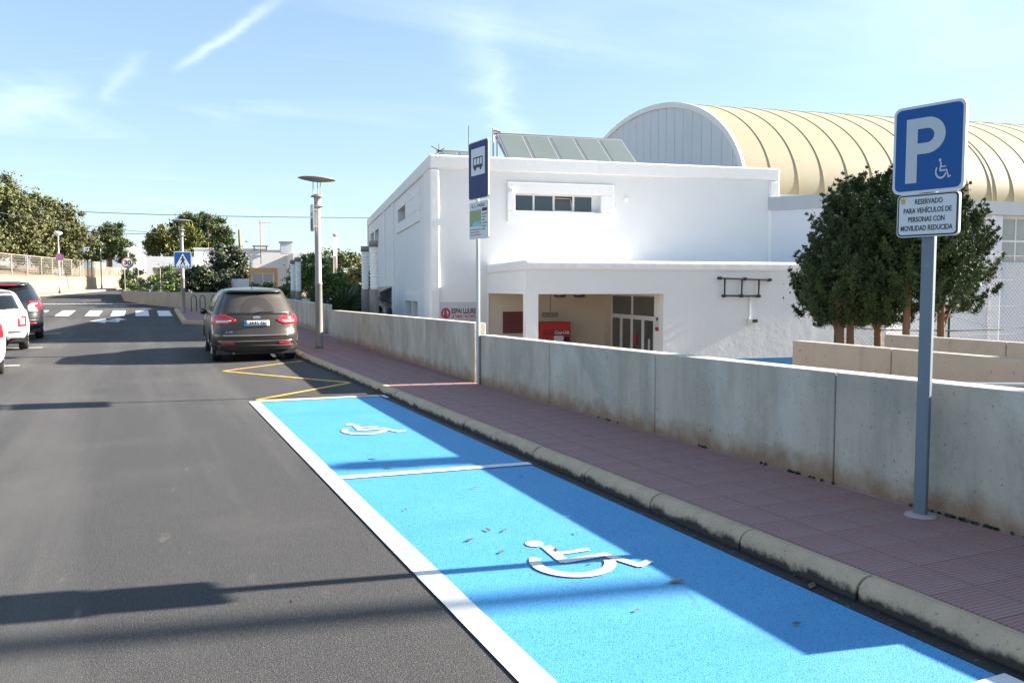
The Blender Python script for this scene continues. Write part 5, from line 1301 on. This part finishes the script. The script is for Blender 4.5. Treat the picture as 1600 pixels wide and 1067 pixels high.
P4('lower_bumper', M_plastic, .25, .33, lambda z: -.72, lambda z: .72, off=.012, nz=3)
np4 = P4('number_plate', M_plate, .50, .60, lambda z: -.26, lambda z: .26, off=.025, nz=2)

# ------------------------------------------------------------------ far left: stone wall, fence, trees
sw = thing('stone_wall', 'long low honey coloured stone wall carrying a mesh fence across the far road', 'wall', (-7.58, 45.4, 1.0))
SWP = [(-8.3, 34, 1.95), (-7.75, 45.4, 2.15), (-7.64, 56.5, 2.30), (-6.07, 65.7, 2.38), (-3.86, 78.9, 2.50), (-2.0, 105, 2.96), (1.5, 150, 3.79)]
for (a, b_) in zip(SWP[:-1], SWP[1:]):
    L_ = math.dist(a[:2], b_[:2]); n = max(1, int(L_ / 5))
    for k in range(n):
        p = [a[i] + (b_[i] - a[i]) * k / n for i in range(3)]; q = [a[i] + (b_[i] - a[i]) * (k + 1) / n for i in range(3)]
        d = Vector((q[0] - p[0], q[1] - p[1])).normalized(); nn = Vector((-d.y, d.x)) * .35
        o_ = sw.location
        f = lambda P_, z: (P_[0] - o_.x, P_[1] - o_.y, z - o_.z)
        MB().hull8([f((p[0], p[1]), rz_(p[1]) - .2), f((q[0], q[1]), rz_(q[1]) - .2), f((q[0] + nn.x, q[1] + nn.y), rz_(q[1]) - .2), f((p[0] + nn.x, p[1] + nn.y), rz_(p[1]) - .2)],
                   [f((p[0], p[1]), p[2]), f((q[0], q[1]), q[2]), f((q[0] + nn.x, q[1] + nn.y), q[2]), f((p[0] + nn.x, p[1] + nn.y), p[2])]).build('wall_segment', M_stone, sw)
mf = thing('mesh_fence', 'metal mesh fence with pale posts standing on the stone wall', 'fence', (-7.75, 45.4, 2.0))
fp = []
for (a, b_) in zip(SWP[:-1], SWP[1:]):
    L_ = math.dist(a[:2], b_[:2]); n = max(1, int(L_ / 2.6))
    for k in range(n): fp.append([a[i] + (b_[i] - a[i]) * k / n for i in range(3)])
fm = MB(); o_ = Vector((-7.75, 45.4, 2.0))
for k in range(len(fp) - 1):
    p, q = Vector(fp[k]) - o_ + Vector((-.12, 0, 0)), Vector(fp[k + 1]) - o_ + Vector((-.12, 0, 0))
    hgt = 1.42 if fp[k][1] < 90 else 1.0
    MB().tube([p, p + Vector((0, 0, hgt))], .045, 6).build('post', M_pave_far, mf)
    MB().tube([p + Vector((0, 0, hgt - .03)), q + Vector((0, 0, hgt - .03))], .03, 5).build('top_rail', M_pave_far, mf)
    MB().tube([p + Vector((0, 0, .06)), q + Vector((0, 0, .06))], .03, 5).build('bottom_rail', M_pave_far, mf)
    for j in range(1, 8): fm.tube([p + Vector((0, 0, hgt * j / 8)), q + Vector((0, 0, hgt * j / 8))], .008, 3, False)
    for j in range(1, 22): 
        c = p + (q - p) * j / 22; fm.tube([c + Vector((0, 0, .06)), c + Vector((0, 0, hgt - .03))], .004, 3, False)
o = fm.build('wire_mesh', M_fence_grey, mf); o['kind'] = 'stuff'
bankm = MB()
bp_ = [(-8.4, 34, 1.9), (-8.1, 56.5, 2.2), (-6.4, 65.7, 2.3), (-4.2, 78.9, 2.45), (-2.4, 105, 2.9), (1.0, 150, 3.7)]
for (a, b_) in zip(bp_[:-1], bp_[1:]):
    bankm.add([(a[0], a[1], a[2]), (b_[0], b_[1], b_[2]), (b_[0] - 8, b_[1] + 3, b_[2] + 1.3), (a[0] - 8, a[1] + 3, a[2] + 1.0)], [(0, 1, 2, 3)])
    bankm.add([(a[0] - 8, a[1] + 3, a[2] + 1.0), (b_[0] - 8, b_[1] + 3, b_[2] + 1.3), (b_[0] - 60, b_[1] + 6, b_[2] + 2), (a[0] - 60, a[1] + 6, a[2] + 2)], [(0, 1, 2, 3)])
tag(bankm.build('dry_slope', M_earth), None, None, kind='structure')

def broad_tree(name, label, loc, h, rx, rz2, m, seed, n=60, per=110, size=.24, r=.85, group=None, th=.28, zc=None, shell=.45):
    t = thing(name, label, 'tree', loc, group=group)
    zc = zc if zc is not None else h - rz2
    MB().tube([(0, 0, -.3), (.1, .0, h * .25), (-.1, .1, h * .5), (0, 0, zc + rz2 * .3)], [th, th * .8, th * .6, th * .25], 8).build('trunk', M_bark, t)
    for k in range(4):
        a = R(90 * k + 30); MB().tube([(0, 0, h * .3), (math.cos(a) * rx * .3, math.sin(a) * rx * .3, zc - rz2 * .2), (math.cos(a) * rx * .6, math.sin(a) * rx * .6, zc + rz2 * .2)], [th * .5, th * .35, th * .12], 6).build('limb', M_bark, t)
    foliage('crown', m, t, blob_clumps(0, 0, zc, rx, rx, rz2, int(n * 2.4), r * .62, seed, shell=shell, jit=.5), int(per * 2.3), size * .50, seed=seed, soft=True)
    return t
G1 = 'olive coloured trees behind the mesh fence'
broad_tree('broadleaf_tree', 'large olive green tree at the left edge behind the mesh fence', (-14.5, 66, 2.4), 7.3, 5.0, 3.1, M_leaf_ol, 21, 95, 120, .26, .95, G1)
broad_tree('broadleaf_tree', 'tall olive green tree beside the left edge tree, with a ragged top', (-10.2, 70, 2.5), 7.4, 4.4, 3.3, M_leaf_ol, 22, 90, 120, .26, .9, G1)
broad_tree('broadleaf_tree', 'olive green tree at the right end of the row, hanging over the fence', (-6.9, 74, 2.6), 6.6, 3.3, 3.1, M_leaf_ol, 23, 75, 120, .25, .8, G1)
broad_tree('broadleaf_tree', 'lower olive green tree near the violet sign, crown over the fence', (-5.6, 80, 2.9), 5.2, 2.6, 2.5, M_leaf_ol, 24, 50, 110, .25, .7, G1)
broad_tree('broadleaf_tree', 'low bushy olive tree close behind the fence at the left edge', (-11.6, 62, 2.5), 4.6, 3.6, 2.3, M_leaf_ol, 25, 60, 110, .22, .7, G1)
def fan_palm(name, label, loc, nf, L_, up, m, trunk_h, group=None, size=1.0):
    t = thing(name, label, 'palm', loc, group=group)
    MB().tube([(0, 0, -.2), (0, 0, trunk_h)], [.16, .13], 8).build('trunk', M_bark, t)
    me = None
    for k in range(nf):
        if me is None:
            b = MB()
            b.tube([(0, 0, 0), (L_ * .28, 0, .03), (L_ * .5, 0, 0)], [.014, .012, .010], 5)
            for j in range(15):
                a = R(-95 + 190 * j / 14); l = L_ * .5 * (1 - .18 * abs(j - 7) / 7)
                tip = Vector((L_ * .5 + l * math.cos(a), l * math.sin(a), -.12 * l)); root = Vector((L_ * .5, 0, 0)); mid = (root + tip) / 2 + Vector((0, 0, .03))
                sd = Vector((-math.sin(a), math.cos(a), 0)) * .024 * size
                b.add([root, mid - sd, tip, mid + sd], [(0, 1, 2, 3)])
            o = b.build('frond', m, t); me = o.data
        else: o = link('frond', me, t)
        o.location = (0, 0, trunk_h - .05)
        el = R(up[0] + (up[1] - up[0]) * random.random()); o.rotation_euler = (random.uniform(-.4, .4), -el, R(k * 137.5 + random.uniform(-15, 15)))
        s_ = random.uniform(.8, 1.1); o.scale = (s_, s_, s_)
    return t
fan_palm('fan_palm', 'dark spreading fan palm behind the low wall between lamp post and light columns', (7.05, 32.5, -1.3), 34, 2.3, (-8, 72), M_palm, 1.2, size=2.4)
fan_palm('palm_tree', 'small palm at the far left edge in front of the olive trees', (-9.6, 63, 2.5), 22, 2.0, (-20, 70), M_palm, 1.8, size=2.5)
def pine(label, loc, h, clumps, m, seed, per=170, size=.22):
    t = thing('pine_tree', label, 'tree', loc, group='pines beyond the road')
    MB().tube([(0, 0, -.5), (.15, 0, h * .35), (0, 0, h * .7), (.1, 0, h * .9)], [.28, .22, .15, .05], 8).build('trunk', M_bark, t)
    cl = []
    for (x, y_, z, rx, rz2, n) in clumps:
        MB().tube([(0, 0, h * .45), (x * .5, y_ * .5, z - rz2 * .7), (x, y_, z)], [.10, .07, .03], 6).build('limb', M_bark, t)
        cl += blob_clumps(x, y_, z, rx, rx, rz2, int(n * 1.6), .42, seed + int(z * 10) + int(x * 7), shell=.35, jit=.45)
    foliage('crown', m, t, cl, int(per * 1.5), size * .5, seed=seed, aspect=2.6, soft=True, grow=(0, 0, .5))
    return t
pine('dark pine standing alone left of the 30 speed sign', (-3.2, 108, 2.2), 7.0, [(-.2, 0, 4.8, 2.0, 1.5, 26), (-1.0, 0, 3.4, 1.5, 1.0, 16), (1.3, 0, 4.2, 1.4, .9, 16), (.4, 0, 6.3, 1.2, .9, 14), (2.0, 0, 3.0, 1.1, .7, 10)], M_leaf_dpine, 31)
pine('bright green pine left behind the white house', (3.1, 78, 1.4), 6.0, [(-.9, 0, 4.6, 1.5, 1.0, 24), (.8, 0, 4.9, 1.4, .9, 22), (-1.9, 0, 3.7, .8, .6, 10), (0, 0, 3.5, 1.9, 1.1, 28), (.2, 0, 2.4, 1.8, .9, 20)], M_leaf_pine, 32)
pine('tall wide pine rising highest behind the white house', (5.1, 80, 1.4), 7.2, [(-1.0, 0, 6.0, 1.4, .8, 22), (.6, 0, 6.1, 1.5, .8, 22), (1.7, 0, 4.9, 1.3, .9, 20), (-.6, 0, 4.6, 1.8, 1.1, 26), (.6, 0, 3.3, 2.0, 1.0, 24)], M_leaf_dpine, 33)
# white houses
hz = rz_(55)
HS_ = thing('white_house', 'low flat roofed white house beyond the garden wall', 'house', (3.3, 57.5, .6), R(-4))
b = MB(); holed(b, 0, 6.1, 0, 3.55, [(3.55, 5.0, .9, 2.05, .15)], 0); b.build('front_wall', M_house, HS_)
MB().box(0.002, 6.098, .16, 7, 0, 3.54).build('house_block', M_house, HS_)
MB().box(-.05, 6.15, -.04, .5, 3.552, 3.64).build('parapet', M_house, HS_)
bb = MB().box(3.32, 5.22, -.06, .02, 2.06, 2.36).box(3.32, 3.54, -.055, .02, .7, 2.058).box(5.01, 5.22, -.055, .02, .7, 2.058); bb.build('orange_surround', M_orange, HS_)
fr = MB().box(3.55, 5.0, .05, .10, 1.95, 2.05).box(3.55, 3.62, .05, .1, .9, 1.948).box(4.93, 5.0, .05, .1, .9, 1.948).box(4.24, 4.31, .05, .1, .9, 1.948)
w_ = fr.build('window', M_white_metal, HS_)
for k in range(5):
    for a, c in ((3.62, 4.24), (4.31, 4.93)): MB().box(a, c, .08, .10, .92 + .205 * k, 1.10 + .205 * k).build('shutter_slat', M_fascia, w_)
GA = MB(); GA.box(-2.8, -.02, -1.2, 5, 2.3, 3.0).box(-2.8, -2.45, -1.2, 5, 0, 2.298).box(-.4, -.022, -1.19, 5, 0, 2.298).build('garage', M_house, HS_)
MB().box(-2.44, -.42, -1.1, -1.0, 1.75, 2.297).build('garage_blind', M_beige, HS_)
MB().box(-2.44, -.42, .8, .9, 0, 2.297).build('garage_back', M_dark, HS_)
MB().tube([(-1.6, -1.15, 0), (-1.6, -1.15, 1.75)], .05, 8).build('garage_post', M_white_metal, HS_)
H2 = thing('white_house', 'smaller white house part with cream shaded side wall, right of the main house', 'house', (8.95, 53.5, .6), R(-4))
MB().box(0, 1.5, 0, 6, 2.4, 3.25).box(0.3, 1.5, .9, 6, 0, 2.398).build('upper_wall', M_house, H2)
MB().box(.302, 1.49, .86, .898, 0, 2.39).build('porch_wall', M_house_warm, H2)
MB().box(.02, .28, .02, .3, 0, 2.398).build('porch_pillar', M_house, H2)
ch = thing('chimney', 'square grey chimney on the white house roof', 'chimney', (9.0, 56.5, 3.9), R(-4))
MB().box(-.36, .36, -.3, .3, 0, .72).build('stack', M_fascia, ch); MB().box(-.42, .42, -.36, .36, .722, .82).build('cap', M_colgrey, ch)
ch = thing('roof_vent', 'low wide roof vent at the foot of the television aerial', 'roof vent', (7.45, 57.3, 4.15), R(-4))
MB().box(-.5, .5, -.3, .3, .22, .30).build('slab', M_colgrey, ch)
for q in (-.42, .36): MB().box(q, q + .06, -.2, .2, 0, .218).build('leg', M_colgrey, ch)
tv = thing('television_aerial', 'television aerial on a thin mast above the white house', 'aerial', (7.42, 56.9, 3.2))
MB().tube([(0, 0, 0), (0, 0, 2.9)], .025, 6).build('mast', M_rust, tv)
MB().tube([(-.1, 0, 2.72), (.75, 0, 2.80)], .018, 6).build('boom', M_rust, tv)
for k in range(5): MB().tube([(.05 + .16 * k, 0, 2.58), (.05 + .16 * k, 0, 2.98)], .014, 5).build('element', M_alu, tv)
pp = thing('utility_pole', 'short leaning wooden pole in front of the white house', 'pole', (6.0, 56.2, .8))
MB().tube([(.12, 0, 0), (0, 0, 4.6)], [.09, .075], 8).build('pole', M_rust, pp)
lm = thing('lattice_mast', 'thin vine covered mast rising beside the pine', 'mast', (5.1, 70, 1.3))
MB().tube([(0, 0, 0), (0, 0, 6.2)], .035, 6).build('mast', M_rust, lm)
foliage('vine', M_leaf_dark, lm, [(.08 * math.sin(k * 2.1), 0, 4.1 + .16 * k, .13) for k in range(13)], 14, .13, seed=5)
# garden wall and its planting
gp = [(-1.1, 60, 1.10, 1.52), (-.89, 55, .80, 1.46), (-.14, 51.5, .74, 1.44), (.98, 48.5, .62, 1.41), (2.02, 46.5, .52, 1.38), (3.42, 44.1, .45, 1.39), (6.4, 42.4, .35, 1.39)]
gw = conc_wall('garden_wall', 'curved low rendered garden wall in front of the white house', [(p[0], p[1]) for p in reversed(gp)], [p[3] for p in reversed(gp)], [p[2] for p in reversed(gp)], .22, M_conc_warm, seg=2.6)
gt = thing('gate_box', 'white meter box with a rusty edge above the garden wall', 'box', (5.0, 47.0, .5), R(-10))
MB().box(-.45, .45, 0, .4, 0, 1.62).build('box', M_house, gt); MB().box(-.62, -.455, -.05, .4, 0, 1.66).build('side_post', M_rust, gt); MB().box(-.36, .36, -.02, -.002, .75, 1.45).build('door', M_white_metal, gt)
gf = thing('garden_fence', 'thin wire garden fence with slim posts on the curved wall', 'fence', (-.89, 55, 1.44))
gm = MB()
gpts = [(-.80, 55.2), (-.05, 51.7), (1.05, 48.7), (2.1, 46.7)]
for k, p in enumerate(gpts): MB().tube([(p[0] + .89, p[1] - 55, 0), (p[0] + .89, p[1] - 55, 1.25)], .025, 6).build('post', M_fence_grey, gf)
for (a, b_) in zip(gpts[:-1], gpts[1:]):
    for z in np.linspace(.05, 1.2, 9): gm.tube([(a[0] + .89, a[1] - 55, z), (b_[0] + .89, b_[1] - 55, z)], .005, 3, False)
o = gm.build('wire_mesh', M_fence_grey, gf); o['kind'] = 'stuff'
def bush(name, label, loc, rx, ry, rz2, m, seed, n=40, per=110, size=.13, r=.35, cat='shrub', shell=.4):
    t = thing(name, label, cat, loc)
    MB().tube([(0, 0, -.3), (0, 0, rz2)], [.06, .02], 6).build('stem', M_bark, t)
    foliage('foliage', m, t, blob_clumps(0, 0, rz2, rx, ry, rz2, int(n * 1.8), r * .75, seed, shell=shell, jit=.45), int(per * 1.2), size * .68, seed=seed, soft=True); return t
bush('climbing_shrub', 'rounded green climber behind the left end of the garden wall by the 30 sign', (-.35, 57.2, 1.0), .75, .7, .95, M_leaf_bush, 41, 26, 110, .12, .32)
bush('garden_shrub', 'bright green garden shrub in front of the garage blind', (1.75, 51.5, .9), .95, .7, 1.05, M_leaf_bush, 42, 30, 110, .12, .35)
bush('garden_shrub', 'pale low shrub behind the wire garden fence', (.75, 53.0, .9), .9, .7, .75, M_leaf_bush, 52, 22, 100, .12, .32)
bush('dark_shrub', 'dark leafy shrub mass behind the garden wall right of the crossing sign', (3.2, 47.2, .8), 1.55, .8, 1.05, M_leaf_dark, 43, 48, 110, .13, .4)
bush('ivy_tree', 'tall dark ivy covered tree in front of the white house', (4.55, 49.0, .9), 1.05, 1.0, 1.75, M_leaf_dark, 44, 60, 130, .13, .45, 'tree')
bush('ivy_shrub', 'small ivy shoots beside the crossing sign post', (2.45, 47.6, 1.0), .35, .3, 1.1, M_leaf_dark, 45, 14, 90, .11, .24)
bush('hedge', 'low green hedge in front of the orange framed window', (7.0, 47.5, .6), 1.9, .5, .70, M_leaf_bush, 46, 46, 110, .12, .32, 'hedge')
bush('vine_shrub', 'tall bright green vine shrub behind the lamp post', (8.6, 45.5, -.6), 1.25, 1.1, 2.1, M_leaf_bush, 47, 70, 130, .14, .45)
bush('vine_shrub', 'bright green shrub between lamp post and thin light column', (10.2, 46.5, -.6), 1.4, 1.1, 1.6, M_leaf_bush, 48, 70, 130, .14, .45)
bush('yellow_shrub', 'yellowish flowering shrub beside the light columns', (12.6, 50.5, -.4), 1.2, 1.0, 1.95, M_leaf_yel, 49, 46, 110, .14, .45)
bush('dark_shrub', 'dark green shrub left of the white building light columns', (12.2, 46.0, -.8), 1.5, 1.1, 1.8, M_leaf_dpine, 50, 60, 120, .14, .45)
bush('distant_trees', 'dark treetops peeking over the shrubs left of the white building', (15.2, 66, .8), 2.2, 1.2, 2.1, M_leaf_dpine, 51, 50, 110, .2, .5, 'trees')
for k, (x_, y_, h_) in enumerate(((8.6, 45.6, 4.3), (8.1, 46, 3.7), (10.3, 46.4, 3.7))):
    pass
tb = thing('utility_box', 'dark grey utility box beside the fan palm', 'box', (8.35, 33.5, -1.3), R(-8))
MB().box(-.5, .5, 0, .8, 0, 1.75).build('box', M_plastic, tb, bevel=.02); MB().box(-.55, .55, -.04, .84, 1.752, 1.80).build('lid', M_poster, tb)
lw = thing('garden_wall', 'pale low wall behind the fan palm', 'wall', (7.0, 41.5, -1.4), R(-8))
MB().box(0, 7, 0, .25, 0, 2.5).build('wall_body', M_house, lw)
# overhead cables
for lb, pts, r_ in (('overhead cable from the left edge across the olive trees', [(-26, 40, 9.2), (-10, 56, 5.6), (1.76, 72, 6.0)], .022),
                    ('overhead cable crossing the sky behind the near lamp post', [(-6, 64, 6.9), (6, 60, 6.25), (30, 60, 7.4)], .022),
                    ('overhead cable sagging between the pine and the far lamp post', [(-9, 70, 6.4), (-2, 60, 4.9), (1.76, 39.6, 4.1)], .016)):
    P_ = [Vector(p) for p in pts]; cv = [(1 - u) ** 2 * P_[0] + 2 * u * (1 - u) * P_[1] + u * u * P_[2] for u in np.linspace(0, 1, 14)]
    tag(MB().tube(cv, r_, 5).build('overhead_cable', M_wire), lb, 'cable')
# fallen leaves and grit on the bays
g = MB()
for (x_, y_, s_) in ((1.95, 7.45, .05), (1.98, 7.0, .05), (1.86, 4.75, .035), (2.15, 4.85, .03), (2.05, 4.9, .035), (1.95, 4.45, .03), (2.27, 4.35, .035), (2.62, 3.6, .05), (2.55, 4.6, .02), (3.24, 3.25, .05), (2.9, 6.2, .025), (2.4, 6.0, .025), (2.2, 3.35, .02), (2.8, 2.9, .025), (3.05, 4.1, .02), (1.7, 5.6, .02), (.7, 4.2, .02), (2.35, 4.05, .022)):
    a = random.random() * 6.28
    q = [(x_ + s_ * r * math.cos(a + k), y_ + s_ * r * math.sin(a + k), (.013 + .006 * random.random())) for k, r in ((0, 1.2), (1.57, .45), (3.14, 1.0), (4.71, .45))]
    g.add(q, [(0, 1, 2, 3)])
o = g.build('fallen_leaves', M_dryleaf); tag(o, 'scattered dry leaves on the blue parking bays', 'leaves', kind='stuff')
g = MB()
for k in range(34):
    x_, y_ = random.uniform(-3.2, 1.3), random.uniform(3.2, 17); s_ = random.uniform(.003, .007)
    g.add([(x_ - s_, y_, .006), (x_, y_ - s_, .006), (x_ + s_, y_ + s_, .006), (x_, y_, .006 + s_)], [(0, 1, 3), (1, 2, 3), (2, 0, 3)])
o = g.build('road_grit', M_pave_far); tag(o, 'pale grit specks scattered over the asphalt', 'grit', kind='stuff')
# weeds at the wall foot
g = []
for k in range(60):
    y_ = random.choice((3.4, 3.45, 3.9, 4.9, 5.1, 6.2, 7.9)) + random.gauss(0, .16); g.append((4.762, y_, .124, .004 + .010 * random.random()))
me = leaves(g, 14, .014, seed=3, soft=True); me.materials.append(M_leaf_dark); o = link('wall_weeds', me); tag(o, 'tiny dark weeds growing at the foot of the concrete wall', 'weeds', kind='stuff')
